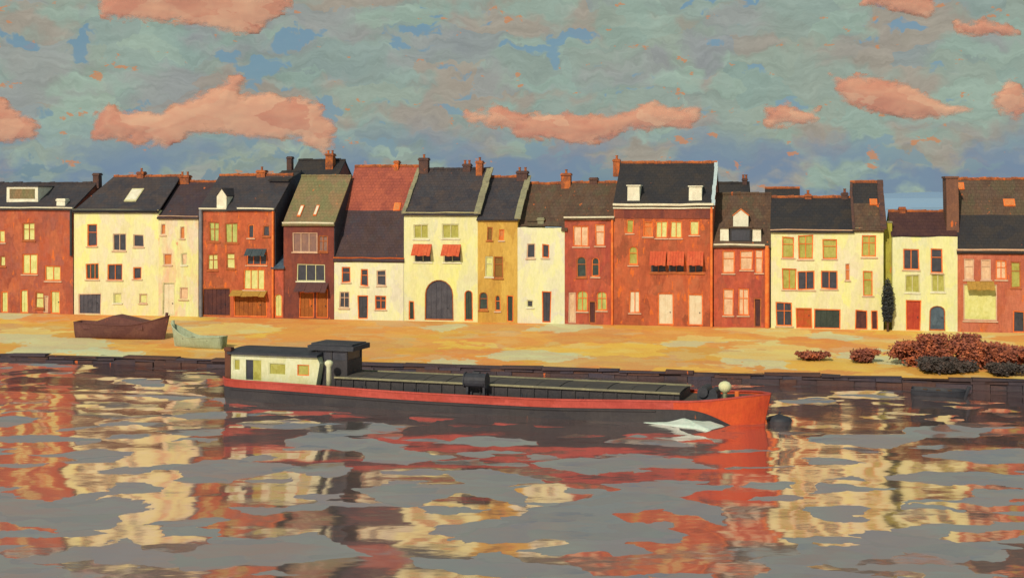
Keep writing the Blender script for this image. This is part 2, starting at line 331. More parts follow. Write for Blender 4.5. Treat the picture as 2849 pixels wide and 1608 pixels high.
# barge axis (needed for the wake)
BS, BB = ground(652, 1098, 0), ground(2128, 1176, 0)
BU = (BB-BS).normalized(); BN = Vector((-BU.y, BU.x, 0)); BANG = math.atan2(BU.y, BU.x); BLEN = (BB-BS).length
def water_height(x, y):
    e = min((x+70)/12, (70-x)/12, (y-25)/10, (125-y)/10, 1.0)
    if e <= 0: return 0.0
    p = Vector((x, y, 0))
    z = .05*mnoise.noise(Vector((x*.22, y*.34, 1.0)))
    rel = p-BS; a = rel.dot(BU); b = rel.dot(BN)
    if a < 2:                                          # stern wake: low diverging swells
        k = math.exp(-max(0, -a)/40)
        for off in (-1.6-.16*(-a), 2.4+.18*(-a), 5.0+.22*(-a)):
            q = (b-off)/1.3
            if abs(q) < 3: z += .13*k*math.exp(-q*q)*(.7+.6*mnoise.noise(Vector((a*.2, off, 3.0))))
    return z*e
def make_water():
    m = MB(); nx, ny = 280, 250; x0, x1, y0, y1 = -70., 70., 25., 125.
    vs = [(x0+(x1-x0)*i/nx, y0+(y1-y0)*j/ny) for j in range(ny+1) for i in range(nx+1)]
    m.v = [(x, y, water_height(x, y)) for x, y in vs]
    m.f = [(j*(nx+1)+i, j*(nx+1)+i+1, (j+1)*(nx+1)+i+1, (j+1)*(nx+1)+i) for j in range(ny) for i in range(nx)]
    X = 7000.
    m.add([(-X, -900, 0), (X, -900, 0), (X, y0, 0), (-X, y0, 0)], [(0, 1, 2, 3)])
    m.add([(-X, y0, 0), (x0, y0, 0), (x0, y1, 0), (-X, y1, 0)], [(0, 1, 2, 3)])
    m.add([(x1, y0, 0), (X, y0, 0), (X, y1, 0), (x1, y1, 0)], [(0, 1, 2, 3)])
    m.add([(-X, y1, 0), (X, y1, 0), (X, 3000, 0), (-X, 3000, 0)], [(0, 1, 2, 3)])
    return structure(m.build('river_water', 'water', smooth=True))
make_water()
def bank_z(s, d):
    e = edge_depth(s); t = max(0, min(1, (d-e)/(0-e)))
    z = 0.46+(ZB-0.46)*t
    if 0.06 < t < .93: z += .10*mnoise.noise(Vector((s*.12, d*.3, 2.0)))+.04*mnoise.noise(Vector((s*.5, d*.7, 5.0)))
    return z
def on_bank(px, py):
    z = 1.0
    for _ in range(12):
        p = ground(px, py, z); z = bank_z((p-PA).dot(ROW), min(0, (p-PA).dot(BACK)))
    return ground(px, py, z)
def make_bank():
    m = MB(); S0, S1, ns, nd = -40., 130., 240, 20
    for i in range(ns+1):
        s = S0+(S1-S0)*i/ns
        for j in range(nd+1):
            d = edge_depth(s)+.25+(1.0-edge_depth(s))*j/nd
            m.v.append(tuple(RW(s, d, bank_z(s, min(d, 0)))))
    m.f = [(i*(nd+1)+j, (i+1)*(nd+1)+j, (i+1)*(nd+1)+j+1, i*(nd+1)+j+1) for i in range(ns) for j in range(nd)]
    return structure(m.build('bank_ground', 'bank_ground', smooth=True))
make_bank()
m = MB()
for a, b in ((-6500, -40), (130, 6500)):              # the bank and its quay edge go on to both sides
    m.add([RW(a, edge_depth(-40 if a < 0 else 130), 0.46), RW(b, edge_depth(-40 if a < 0 else 130), 0.46), RW(b, 1.2, ZB), RW(a, 1.2, ZB)], [(0, 1, 2, 3)])
    m.add([RW(a, edge_depth(-40 if a < 0 else 130), -1), RW(b, edge_depth(-40 if a < 0 else 130), -1), RW(b, edge_depth(-40 if a < 0 else 130), 0.46), RW(a, edge_depth(-40 if a < 0 else 130), 0.46)], [(0, 1, 2, 3)])
m.add([RW(-6500, 1.0, ZB-.004), RW(6500, 1.0, ZB-.004), RW(6500, 6500, ZB-.004), RW(-6500, 6500, ZB-.004)], [(0, 1, 2, 3)])
structure(m.build('land_ground', 'far_land'))
# quay wall with its single stones
qw = MB(); qw.add([RW(-40, edge_depth(-40)+.12, -1), RW(130, edge_depth(130)+.12, -1), RW(130, edge_depth(130)+.12, .44), RW(-40, edge_depth(-40)+.12, .44),
                   RW(-40, edge_depth(-40)+.7, .44), RW(130, edge_depth(130)+.7, .44)], [(0, 1, 2, 3), (3, 2, 5, 4)])
qwall = structure(qw.build('quay_wall', 'quay_stone'))
def stone_row(z0, z1, lo, hi, name, proud, deep, jz=.05):
    s = -14.0
    while s < 100:
        L = random.uniform(lo, hi); e0, e1 = edge_depth(s), edge_depth(s+L); g = random.uniform(.0, .03); pr = proud+random.uniform(-.07, .10); h = z1+random.uniform(-jz, jz)
        b = MB(); q = []
        for z in (z0, h):
            for (ss, ee) in ((s+g, e0), (s+L-g, e1)):
                for dd in (-pr+random.uniform(-.04, .04), deep): q.append(RW(ss, ee+dd, z+random.uniform(-.04, .04)))
        b.add(q, [(0, 1, 3, 2), (4, 6, 7, 5), (0, 2, 6, 4), (1, 5, 7, 3), (0, 4, 5, 1), (2, 3, 7, 6)])
        b.build(name, random.choice(('quay_stone', 'quay_stone', 'quay_brown', 'quay_violet')), qwall); s += L
stone_row(-.4, .20, .9, 2.6, 'wall_stone', .05, .2)
stone_row(.21, .38, .8, 2.4, 'wall_stone', .0, .2)
stone_row(.39, .50, 1.2, 4.0, 'coping_stone', .10, .7, .06)
# low hills far behind the town
m = MB(); n = 90
for i in range(n+1):
    x = -5200+10400*i/n; h = 26+26*mnoise.noise(Vector((x*.0011, 4.2, 0)))+9*mnoise.noise(Vector((x*.005, 1.2, 0)))
    m.v += [(x, 5200, 0), (x, 5600, max(6, h)), (x, 6300, 0)]
m.f = [f for i in range(n) for f in ((3*i, 3*i+3, 3*i+4, 3*i+1), (3*i+1, 3*i+4, 3*i+5, 3*i+2))]
structure(m.build('hills', 'far_hill', smooth=True))

# ------------------------------------------------------------------ houses
PANE = dict(d='glass_dark', n='glass_green', b='glass_blue', p='blind_pale', o='blind_olive', g='blind_green', k='blind_pink', w='blind_white', y='blind_grey', f='blind_orange', r='blind_brown')
DOOR = dict(M='door_maroon', S='door_slate', D='door_red', U='door_rust', B='door_brown', N='door_green', K='glass_dark', W='blind_white', P='blind_pale', Y='blind_pink', L='glass_blue')
FRAME = dict(o='orange_frame', b='brown_frame', c='cream_frame', k='pink_frame')
def inset(poly, g):
    cx = sum(p[0] for p in poly)/len(poly); cz = sum(p[1] for p in poly)/len(poly)
    w = (max(p[0] for p in poly)-min(p[0] for p in poly))/2; h = (max(p[1] for p in poly)-min(p[1] for p in poly))/2
    return [(cx+(x-cx)*(1-g/w), cz+(z-cz)*(1-g/h)) for x, z in poly]
def undulating_slab(mb, a, b, c, d, nu, nv, th, seed, amp=.05):
    """a roof slope from eave a-b to ridge d-c, slightly sagging, with thickness"""
    a, b, c, d = map(Vector, (a, b, c, d)); nrm = (b-a).cross(d-a).normalized()
    if nrm.z < 0: nrm = -nrm
    o = len(mb.v)
    for lay in (0, 1):
        for j in range(nv+1):
            for i in range(nu+1):
                u, v = i/nu, j/nv; p = (a*(1-u)+b*u)*(1-v)+(d*(1-u)+c*u)*v
                p = p+nrm*(amp*mnoise.noise(Vector((p.x*.5+seed, p.z*.6, seed)))-(th if lay else 0)); mb.v.append(tuple(p))
    N = (nu+1)*(nv+1); idx = lambda i, j, l: o+l*N+j*(nu+1)+i
    for j in range(nv):
        for i in range(nu):
            mb.f.append((idx(i, j, 0), idx(i+1, j, 0), idx(i+1, j+1, 0), idx(i, j+1, 0))); mb.f.append((idx(i, j, 1), idx(i, j+1, 1), idx(i+1, j+1, 1), idx(i+1, j, 1)))
    for i in range(nu):
        mb.f.append((idx(i, 0, 0), idx(i, 0, 1), idx(i+1, 0, 1), idx(i+1, 0, 0))); mb.f.append((idx(i, nv, 0), idx(i+1, nv, 0), idx(i+1, nv, 1), idx(i, nv, 1)))
    for j in range(nv):
        mb.f.append((idx(0, j, 0), idx(0, j+1, 0), idx(0, j+1, 1), idx(0, j, 1))); mb.f.append((idx(nu, j, 0), idx(nu, j, 1), idx(nu, j+1, 1), idx(nu, j+1, 0)))
class House:
    def __init__(s, name, label, x0, x1, ye, wall, ops=(), d=0.0, depth=8.0, cat='house', base=None):
        """x0..x1 and ye (eaves) are read off the photograph and set on the plane of the house fronts"""
        s.d = d; mid = (ye+890)/2
        s0, s1 = F(x0, mid, d)[0], F(x1, mid, d)[0]; s.sc = (s0+s1)/2; s.x0, s.x1 = s0-s.sc, s1-s.sc
        s.h = F((x0+x1)/2, ye, d)[1]-ZB; s.depth = depth; s.wall = wall; s.seed = s.sc*.73
        s.e = empty(name, RW(s.sc, d, ZB), ANG); tag(s.e, label, cat)
        s.holes = []; s.todo = []
        for o in ops: s.opening(*o)
    def loc(s, px, py, dd=0.0):
        a, z = F(px, py, s.d+dd); return a-s.sc, z-ZB
    def opening(s, kind, x0, y0, x1, y1, fr='b', arch=0.0, bars=None, sill=True):
        (ax, az), (bx, bz) = s.loc(x0, y1), s.loc(x1, y0)
        j = lambda: random.uniform(-.045, .045)
        isdoor = kind in DOOR
        if isdoor: az = max(.02, min(az, .08))
        if not isdoor: ex, ez = (bx-ax)*.045, (bz-az)*.04; ax, bx, az, bz = ax-ex, bx+ex, az-ez, bz+ez
        ax = max(ax, s.x0+.12); bx = min(bx, s.x1-.12); bz = min(bz, s.h-.15)
        poly = [(ax+j(), az+(0 if isdoor else j())), (bx+j(), az+(0 if isdoor else j()))]
        if arch > 0:
            r = (bx-ax)/2; hh = min(arch*r, (bz-az)*.6); n = 9 if r > .7 else 6
            for i in range(n+1):
                t = math.pi*i/n; poly.append(((ax+bx)/2+r*math.cos(t), bz-hh+hh*math.sin(t)))
        else: poly += [(bx+j(), bz+j()), (ax+j(), bz+j())]
        s.holes.append(poly); s.todo.append((kind, poly, fr, isdoor, (ax, bx, az, bz), bars, sill))
    def build_walls(s, gable=None, parapet=0.0):
        """front with real openings and reveals, sides, back; gable = (ridge depth, ridge height)"""
        m = MB(); x0, x1, h, D = s.x0, s.x1, s.h+parapet, s.depth; zb = -.5
        top = []; n = 7
        for i in range(n+1):
            t = i/n; top.append((x1+(x0-x1)*t, h+(random.uniform(-.05, .05) if parapet or 0 < i < n else 0)*(1 if parapet else 0)))
        outer = [(x0, zb), (x1, zb)]+top
        loops = [outer]+[list(reversed(p)) for p in s.holes]
        tri = tessellate_polygon([[Vector((x, z, 0)) for x, z in L] for L in loops])
        flat = [p for L in loops for p in L]
        m.add([(x, 0, z) for x, z in flat], tri)
        for p in s.holes:
            k = len(p); m.add([(x, 0, z) for x, z in p]+[(x, .2, z) for x, z in p], [(i, (i+1) % k, (i+1) % k+k, i+k) for i in range(k)])
        sh = s.h
        for x in (x0, x1):
            if gable: m.add([(x, 0, zb), (x, D, zb), (x, D, sh), (x, gable[0], gable[1]-.06), (x, 0, sh)], [(0, 1, 2, 3, 4)])
            else: m.add([(x, 0, zb), (x, D, zb), (x, D, h), (x, 0, h)], [(0, 1, 2, 3)])
        m.add([(x0, D, zb), (x1, D, zb), (x1, D, sh), (x0, D, sh)], [(0, 1, 2, 3)])
        if parapet: m.add([(x0, 0, h), (x1, 0, h), (x1, .3, h), (x0, .3, h), (x0, .3, sh), (x1, .3, sh)], [(0, 1, 2, 3), (3, 2, 5, 4)])
        s.w = m.build('wall', s.wall, s.e)
        for kind, poly, fr, isdoor, (ax, bx, az, bz), bars, sill in s.todo:
            w, h2 = bx-ax, bz-az; g = min(.085, w*.16)
            ins = inset(poly, g); out = inset(poly, -.015)
            if isdoor:
                dm = MB(); dm.prism(inset(poly, -.02), .13, .17)
                nb = max(2, int(w/.42))
                for i in range(nb):                   # boards or panels standing proud
                    xa = ax+g+(w-2*g)*i/nb+.03; xb = ax+g+(w-2*g)*(i+1)/nb-.03
                    zt = bz-g-.05
                    if arch_poly(poly):
                        c = (ax+bx)/2; r = w/2; xm = max(abs(xa-c), abs(xb-c)); zt = bz-r+math.sqrt(max(.0, r*r-xm*xm))*.92-.06 if r < h2 else zt
                    dm.box(xa, xb, .10, .131, az+.06, zt)
                o = dm.build('door', DOOR[kind], s.e)
                MB().ring(poly, ins, .03, .12).build('door_frame', FRAME[fr], o)
                if w > .75: MB().tube((ax+w*.8, .10, az+1.0), (ax+w*.8, .03, az+1.0), .045).build('handle', 'dark_steel', o)
            else:
                fm = MB().ring(out, ins, .05, .15)
                if bars is None: bars_ = (1, 1) if w > .8 and h2 > 1.0 else ((0, 1) if h2 > 1.2 else ((1, 0) if w > 1.0 else (0, 0)))
                else: bars_ = bars
                for i in range(bars_[0]):
                    c = ax+w*(i+1)/(bars_[0]+1); fm.box(c-.03, c+.03, .07, .128, az+g*.5, bz-g*.5)
                for i in range(bars_[1]):
                    c = bz-h2*(.36 if bars_[1] == 1 else (i+1)/(bars_[1]+1)); fm.box(ax+g*.5, bx-g*.5, .072, .126, c-.025, c+.025)
                o = fm.build('window', FRAME[fr], s.e)
                MB().prism(inset(poly, -.01), .13, .16).build('pane', PANE[kind], o)
                if sill and h2 > .6: MB().box(ax-.08, bx+.08, -.09, .10, az-.10, az-.01, .01).build('sill', FRAME['k' if fr == 'o' else fr] if fr != 'c' else 'white_trim', o)
    def roof(s, yr, mat, rd=4.0, over=.25, hipl=0.0, hipr=0.0, lower=None, ridge=True, side=.06):
        """pitched roof, ridge at depth rd and at photograph row yr; lower = (material, share) for a darker lower part"""
        zr = s.loc((s.pxm()), yr, rd)[1]; s.rz, s.rd = zr, rd
        x0, x1 = s.x0-side, s.x1+side; ze = s.h+.02; k = over*(zr-ze)/rd
        s.gab = None if (hipl or hipr) else (rd, zr)
        A, B = (x0, -over, ze-k), (x1, -over, ze-k); Cc, Dd = (x1-hipr, rd, zr), (x0+hipl, rd, zr)
        rb = s.depth
        mb = MB(); nu = max(4, int((x1-x0)/.7))
        def lerp(p, q, t): return tuple(a+(b-a)*t for a, b in zip(p, q))
        if lower:
            t = lower[1]; undulating_slab(mb, lerp(A, Dd, t), lerp(B, Cc, t), Cc, Dd, nu, 5, .12, s.seed)
        else: undulating_slab(mb, A, B, Cc, Dd, nu, 8, .12, s.seed)
        undulating_slab(mb, (x1, rb+over, ze-k), (x0, rb+over, ze-k), Dd, Cc, nu, 4, .12, s.seed+3)
        if hipl: mb.add([A, Dd, (x0, rb+over, ze-k)], [(0, 1, 2)])
        if hipr: mb.add([B, Cc, (x1, rb+over, ze-k)], [(0, 2, 1)])
        r = mb.build('roof', mat, s.e); s.r = r; s.roofmat = mat
        if lower:
            m2 = MB(); undulating_slab(m2, A, B, lerp(B, Cc, lower[1]), lerp(A, Dd, lower[1]), nu, 5, .17, s.seed, .07); m2.build('lower_roof', lower[0], s.e)
        if ridge:
            n = max(3, int((x1-x0-hipl-hipr)/.45)); rm = MB()
            for i in range(n):
                a = x0+hipl+(x1-x0-hipl-hipr)*i/n; b = x0+hipl+(x1-x0-hipl-hipr)*(i+1)/n; z = zr+random.uniform(-.03, .04)
                rm.tube((a, rd, z), (b, rd, z+random.uniform(-.02, .02)), .13, .15, 6)
            rm.build('ridge_tiles', mat if random.random() < .5 else 'chimney_brick', r)
        return r
    def pxm(s):
        p = RW(s.sc, s.d, 0); return CX+FPX*p.x/p.y
    def slope(s, px, py):
        """point of the front roof slope seen through a pixel: local x, depth, height"""
        d = 0.0
        for _ in range(30):
            x, z = s.loc(px, py, d); d = max(0, min(s.rd, (z-s.h)/(s.rz-s.h)*s.rd))
        return s.loc(px, py, d)[0], d, s.h+(s.rz-s.h)*d/s.rd
    def cornice(s, mat='white_trim', hgt=.30, proud=.22, x0=None, x1=None, dz=0.0):
        a = s.x0-.05 if x0 is None else s.loc(x0, 600)[0]; b = s.x1+.05 if x1 is None else s.loc(x1, 600)[0]
        poly = [(0.06, -hgt), (-proud*.5, -hgt), (-proud*.55, -hgt*.55), (-proud, -hgt*.4), (-proud-.03, 0), (.06, 0)]
        m = MB(); n = len(poly); ns = max(2, int((b-a)/1.2)); rows = []
        for i in range(ns+1):
            x = a+(b-a)*i/ns; jz = random.uniform(-.03, .03)
            for y, z in poly: m.v.append((x, y-.003, s.h+.05+dz+z+jz))
        for i in range(ns):
            for k in range(n): m.f.append((i*n+k, (i+1)*n+k, (i+1)*n+(k+1) % n, i*n+(k+1) % n))
        m.f += [tuple(range(n)), tuple(range(ns*n, ns*n+n))[::-1]]
        return m.build('cornice', mat, s.e)
    def gutter(s, mat='dark_steel'):
        MB().tube((s.x0, -.30, s.h-.02), (s.x1, -.30, s.h-.03), .075, n=6).build('gutter', mat, s.e)
    def pipe(s, px, mat='dark_steel', w=.07, y1=None):
        x = s.loc(px, 700)[0]; zb = 0 if y1 is None else s.loc(px, y1)[1]
        MB().tube((x, -.10, zb), (x, -.10, s.h-.1), w, n=8).build('downpipe', mat, s.e)
    def edgepx(s):
        p = RW(s.sc+s.x1-.12, s.d, 0); return CX+FPX*p.x/p.y
    def chimney(s, x0, x1, yt, yb, dd, mat='chimney_brick', pots=1, deep=.6):
        (ax, zt), (bx, zb) = s.loc(x0, yt, dd), s.loc(x1, yb, dd)
        h = zt-zb; m = MB(); t = .04
        m.box(ax+t, bx-t, dd-deep/2, dd+deep/2, zb-.9, zt-.22, .02); m.box(ax-.02, bx+.02, dd-deep/2-.06, dd+deep/2+.06, zt-.22, zt-.08, .015); m.box(ax+.03, bx-.03, dd-deep/2, dd+deep/2, zt-.083, zt, .015)
        o = m.build('chimney', mat, s.e)
        for i in range(pots):
            x = ax+(bx-ax)*(i+.5)/pots
            MB().lathe((x, dd, zt-.02), [(.11, 0), (.09, .25), (.12, .27), (.12, .33)], 8).build('chimney_pot', 'chimney_brick', o)
        return o
    def verge(s, side, mat='verge_stone', w=.34, up=.16):
        """raised stone edging on the gable, eave to ridge"""
        x = s.x0-w*.5 if side == 'l' else s.x1-w*.5; m = MB(); n = 9
        y0, z0, y1, z1 = -.18, s.h-.12, s.rd, s.rz
        for i in range(n):
            a, b = i/n+.006, (i+1)/n-.006; j = random.uniform(-.03, .03)
            p = [(x+j, y0+(y1-y0)*a, z0+(z1-z0)*a), (x+w+j, y0+(y1-y0)*a, z0+(z1-z0)*a), (x+w+j, y0+(y1-y0)*b, z0+(z1-z0)*b), (x+j, y0+(y1-y0)*b, z0+(z1-z0)*b)]
            m.add(p+[(q[0], q[1], q[2]+up) for q in p], [(0, 3, 2, 1), (4, 5, 6, 7), (0, 1, 5, 4), (1, 2, 6, 5), (2, 3, 7, 6), (3, 0, 4, 7)])
        m.build('verge', mat, s.e)
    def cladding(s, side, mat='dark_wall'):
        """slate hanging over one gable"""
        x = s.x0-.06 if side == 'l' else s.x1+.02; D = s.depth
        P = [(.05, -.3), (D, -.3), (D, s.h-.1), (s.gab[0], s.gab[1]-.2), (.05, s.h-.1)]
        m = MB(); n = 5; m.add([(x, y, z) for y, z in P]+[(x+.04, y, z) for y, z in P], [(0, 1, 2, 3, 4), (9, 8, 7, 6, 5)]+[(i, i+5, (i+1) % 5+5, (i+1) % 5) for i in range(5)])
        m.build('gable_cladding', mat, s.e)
    def skylight(s, x0, y0, x1, y1, mat='blind_pale', fr='b'):
        a, b = s.slope(x0, y1), s.slope(x1, y0); n = Vector((0, -(s.rz-s.h), s.rd)).normalized()*.10
        def q(x, t): return Vector((x, a[1]+(b[1]-a[1])*t, a[2]+(b[2]-a[2])*t))
        m = MB(); g = min(.08, (b[0]-a[0])*.15); m2 = MB()
        for (mm, xa, xb, ta, tb, k) in ((m, a[0], b[0], 0, 1, 1.0), (m2, a[0]+g, b[0]-g, .1, .9, 1.25)):
            P = [q(xa, ta), q(xb, ta), q(xb, tb), q(xa, tb)]
            mm.add([p-n*.6 for p in P]+[p+n*k for p in P], [(0, 3, 2, 1), (4, 5, 6, 7), (0, 1, 5, 4), (1, 2, 6, 5), (2, 3, 7, 6), (3, 0, 4, 7)])
        o = m.build('skylight', FRAME[fr], s.r); m2.build('pane', mat, o)
    def dormer(s, x0, y0, x1, y1, mat='white_trim', roofmat=None, pane='glass_dark', gable=False, front=.25, panefrac=.5):
        """upright dormer whose face stands at depth `front` on the roof"""
        (ax, zt), (bx, zb) = s.loc(x0, y0, front), s.loc(x1, y1, front)
        dt = (zt-s.h)/(s.rz-s.h)*s.rd+.15; w = bx-ax; m = MB()
        if gable: poly = [(ax, zb-.3), (bx, zb-.3), (bx, zb+(zt-zb)*.62), ((ax+bx)/2, zt), (ax, zb+(zt-zb)*.62)]
        else: poly = [(ax, zb-.3), (bx, zb-.3), (bx-.03, zt), (ax+.03, zt)]
        m.prism(poly, front, max(dt, front+.4)); o = m.build('dormer', mat, s.e)
        if gable:
            for sg in (-1, 1):
                xm = (ax+bx)/2; xe = ax-.06 if sg < 0 else bx+.06; ze = zb+(zt-zb)*.60
                P = [(xm, front-.08, zt+.02), (xe, front-.08, ze), (xe, dt+.3, ze), (xm, dt+.3, zt+.02)]
                MB().add(P+[(p[0], p[1], p[2]+.07) for p in P], [(0, 1, 2, 3), (4, 7, 6, 5), (0, 4, 5, 1), (1, 5, 6, 2), (2, 6, 7, 3), (3, 7, 4, 0)]).build('dormer_roof', roofmat or s.roofmat, o)
        else: MB().box(ax-.06, bx+.06, front-.10, dt+.2, zt, zt+.08, .01).build('dormer_roof', roofmat or s.roofmat, o)
        if pane:
            f = panefrac; xm = (ax+bx)/2; hh = (zt-zb)*(.62 if gable else 1.0)
            P = [(xm-w*f/2, zb+hh*.2), (xm+w*f/2, zb+hh*.2), (xm+w*f/2, zb+hh*.86), (xm-w*f/2, zb+hh*.86)]
            MB().prism(P, front-.02, front+.05).build('pane', pane, o)
    def awning(s, x0, y0, x1, y1, mat='awning_red', out=.75):
        (ax, zt), (bx, zb) = s.loc(x0, y0), s.loc(x1, y1); m = MB(); n = 6
        zb2 = zb+.12*(zt-zb)
        for i in range(n):                            # cloth in strips, sagging a little, with a hanging edge
            xa, xb = ax+(bx-ax)*i/n, ax+(bx-ax)*(i+1)/n-.012; sg = .03*math.sin(i*2.1)
            m.add([(xa, -.01, zt), (xb, -.01, zt), (xb, -out, zb2+sg), (xa, -out, zb2+sg), (xb, -out, zb+sg), (xa, -out, zb+sg),
                   (xa, -.01, zt-.04), (xb, -.01, zt-.04), (xb, -out+.03, zb+sg), (xa, -out+.03, zb+sg)],
                  [(0, 3, 2, 1), (3, 5, 4, 2), (6, 7, 8, 9), (0, 6, 9, 5, 3), (1, 2, 4, 8, 7), (5, 9, 8, 4)])
        m.build('awning', mat, s.e)
def arch_poly(p): return len(p) > 5

# --- from left to right along the quay
h = House('brick_house', 'rust brick house at the left end, beside the tall cream house, with pale yellow windows', -150, 203, 578, 'brick_rust', [
    ('p', -3, 642, 14, 674, 'o'), ('p', 64, 622, 96, 668), ('p', 0, 713, 15, 740), ('p', 63, 708, 102, 761, 'o', 0, (1, 0)), ('p', 127, 742, 168, 780, 'o', 0, (1, 0)),
    ('P', 3, 811, 22, 870, 'o'), ('P', 57, 806, 78, 877, 'o'), ('p', 99, 815, 120, 856), ('Y', 121, 822, 134, 866, 'k'), ('P', 141, 810, 167, 877, 'o'),
    ('p', -90, 622, -60, 668), ('p', -90, 708, -58, 761), ('p', -60, 815, -35, 860)])
h.roof(511, 'slate_dark', 4.0); h.build_walls(h.gab); h.cornice('white_trim', .26, .2); h.pipe(199, w=.11, y1=712)
h.dormer(18, 520, 106, 562, 'white_trim', 'slate_dark', 'tile_olive', front=.9, panefrac=.80); h.chimney(-60, -30, 480, 512, 4.0)

h = House('cream_house', 'wide cream three-storey house with dark windows and a slate garage door', 206, 441, 585, 'cream_wall', [
    ('d', 243, 627, 269, 683, 'o', 0, (0, 1)), ('d', 315, 652, 349, 696, 'k', 0, (1, 0)), ('d', 373, 654, 399, 686, 'k', 0, (0, 0)),
    ('n', 240, 735, 274, 776, 'o', 0, (2, 0)), ('d', 300, 736, 339, 777, 'o', 0, (1, 0)), ('d', 371, 744, 393, 775, 'o', 0, (0, 0)),
    ('S', 218, 817, 281, 876, 'k'), ('p', 316, 817, 338, 842, 'c'), ('p', 388, 820, 408, 843, 'k')])
h.roof(491, 'slate_dark', 4.2, hipl=1.6); h.build_walls(); h.cornice('cream_frame', .18, .16); h.gutter()
h.skylight(345, 527, 402, 562, 'white_trim', 'c'); h.chimney(161, 187, 553, 583, .6, 'white_trim', 0); h.chimney(384, 404, 478, 493, 4.2); h.chimney(262, 280, 482, 497, 4.2, 'chimney_dark', 0)

h = House('cream_house', 'narrow pink-washed cream house under a purple-brown roof, right of the wide cream one', 441, 552, 602, 'pink_cream_wall', [
    ('f', 448, 624, 460, 653, 'k'), ('f', 501, 631, 513, 663, 'k'), ('f', 456, 706, 477, 736, 'k'), ('k', 505, 706, 520, 736, 'c'), ('W', 452, 787, 486, 866, 'c'), ('k', 500, 800, 522, 832, 'k')])
h.roof(506, 'slate_purple', 4.2); h.build_walls(h.gab); h.cornice('pink_frame', .16, .14); h.chimney(500, 530, 488, 509, 4.2, 'chimney_brick', 2)

h = House('brick_house', 'orange brick house with a white gabled dormer, split cornice and teal awning', 556, 764, 580, 'brick_orange', [
    ('g', 583, 620, 609, 671, 'b'), ('g', 628, 623, 661, 674, 'b', 0, (1, 0)), ('d', 690, 626, 707, 661, 'o'), ('d', 732, 628, 750, 657, 'b'),
    ('p', 579, 709, 605, 750, 'b'), ('p', 631, 707, 653, 746, 'b'), ('d', 688, 706, 740, 736, 'o', 0, (2, 0)), ('p', 680, 752, 734, 804, 'o', 0, (2, 0)),
    ('M', 563, 802, 641, 866, 'b'), ('B', 650, 822, 742, 866, 'o')])
h.roof(488, 'slate_dark', 4.2); h.build_walls(h.gab); h.cornice(x0=556, x1=632); h.cornice(x0=662, x1=764)
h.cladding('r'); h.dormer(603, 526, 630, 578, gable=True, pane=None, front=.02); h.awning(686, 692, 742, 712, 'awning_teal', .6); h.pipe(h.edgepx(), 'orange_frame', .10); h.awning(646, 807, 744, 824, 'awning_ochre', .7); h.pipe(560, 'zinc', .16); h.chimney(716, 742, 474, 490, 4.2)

h = House('slate_hung_house', 'tall dark slate-hung house front set back behind the little red annex', 750, 803, 500, 'dark_wall', [('d', 768, 600, 788, 640, 'b')], d=3.2, depth=6)
h.roof(478, 'slate_black', 3.0); h.build_walls(h.gab)
h = House('brick_annex', 'little red brick annex with a blue lean-to roof and pale arched door', 758, 791, 742, 'brick_red', [('P', 763, 818, 785, 868, 'o', .8)], depth=3.0)
h.roof(690, 'glass_blue', 2.6, ridge=False); h.build_walls(h.gab)

h = House('brick_house', 'dark brick house with steep olive roof, two skylights and purple awning', 789, 929, 620, 'brick_dark', [
    ('y', 817, 650, 879, 699, 'k', 0, (2, 0)), ('y', 886, 656, 910, 699, 'b'), ('d', 829, 737, 900, 780, 'c', 0, (2, 0)), ('B', 833, 812, 873, 870, 'o'), ('B', 880, 806, 911, 870, 'o')])
h.roof(491, 'tile_olive', 4.4); h.build_walls(h.gab); h.cornice()
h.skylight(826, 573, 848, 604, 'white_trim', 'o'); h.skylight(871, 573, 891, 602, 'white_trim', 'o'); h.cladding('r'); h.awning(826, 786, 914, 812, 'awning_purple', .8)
h = House('rear_house', 'rear house whose black roof and brick chimney rise behind the olive roof', 795, 925, 520, 'brick_dark', d=11, depth=7)
h.roof(446, 'slate_black', 3.5); h.build_walls(h.gab); h.chimney(908, 931, 428, 470, 2.6, 'chimney_brick', 2, .8); h.chimney(800, 815, 436, 452, 3.5, 'chimney_dark', 0)

h = House('low_cream_house', 'low two-storey cream house under a huge roof, red above and dark below', 930, 1123, 718, 'pale_wall', [
    ('d', 952, 745, 974, 784, 'o'), ('d', 1004, 751, 1024, 794, 'o'), ('d', 1050, 753, 1073, 793, 'k'), ('d', 945, 814, 970, 855, 'k'), ('K', 995, 822, 1023, 878, 'o'), ('d', 1045, 824, 1073, 859, 'o')])
h.roof(463, 'tile_red', 5.6, over=.2, lower=('slate_purple', .52)); h.build_walls(h.gab); h.cornice('orange_frame', .10, .12)
h.skylight(1094, 566, 1117, 588, 'blind_orange', 'o'); h.chimney(1098, 1112, 448, 468, 5.6, 'chimney_brick', 0)

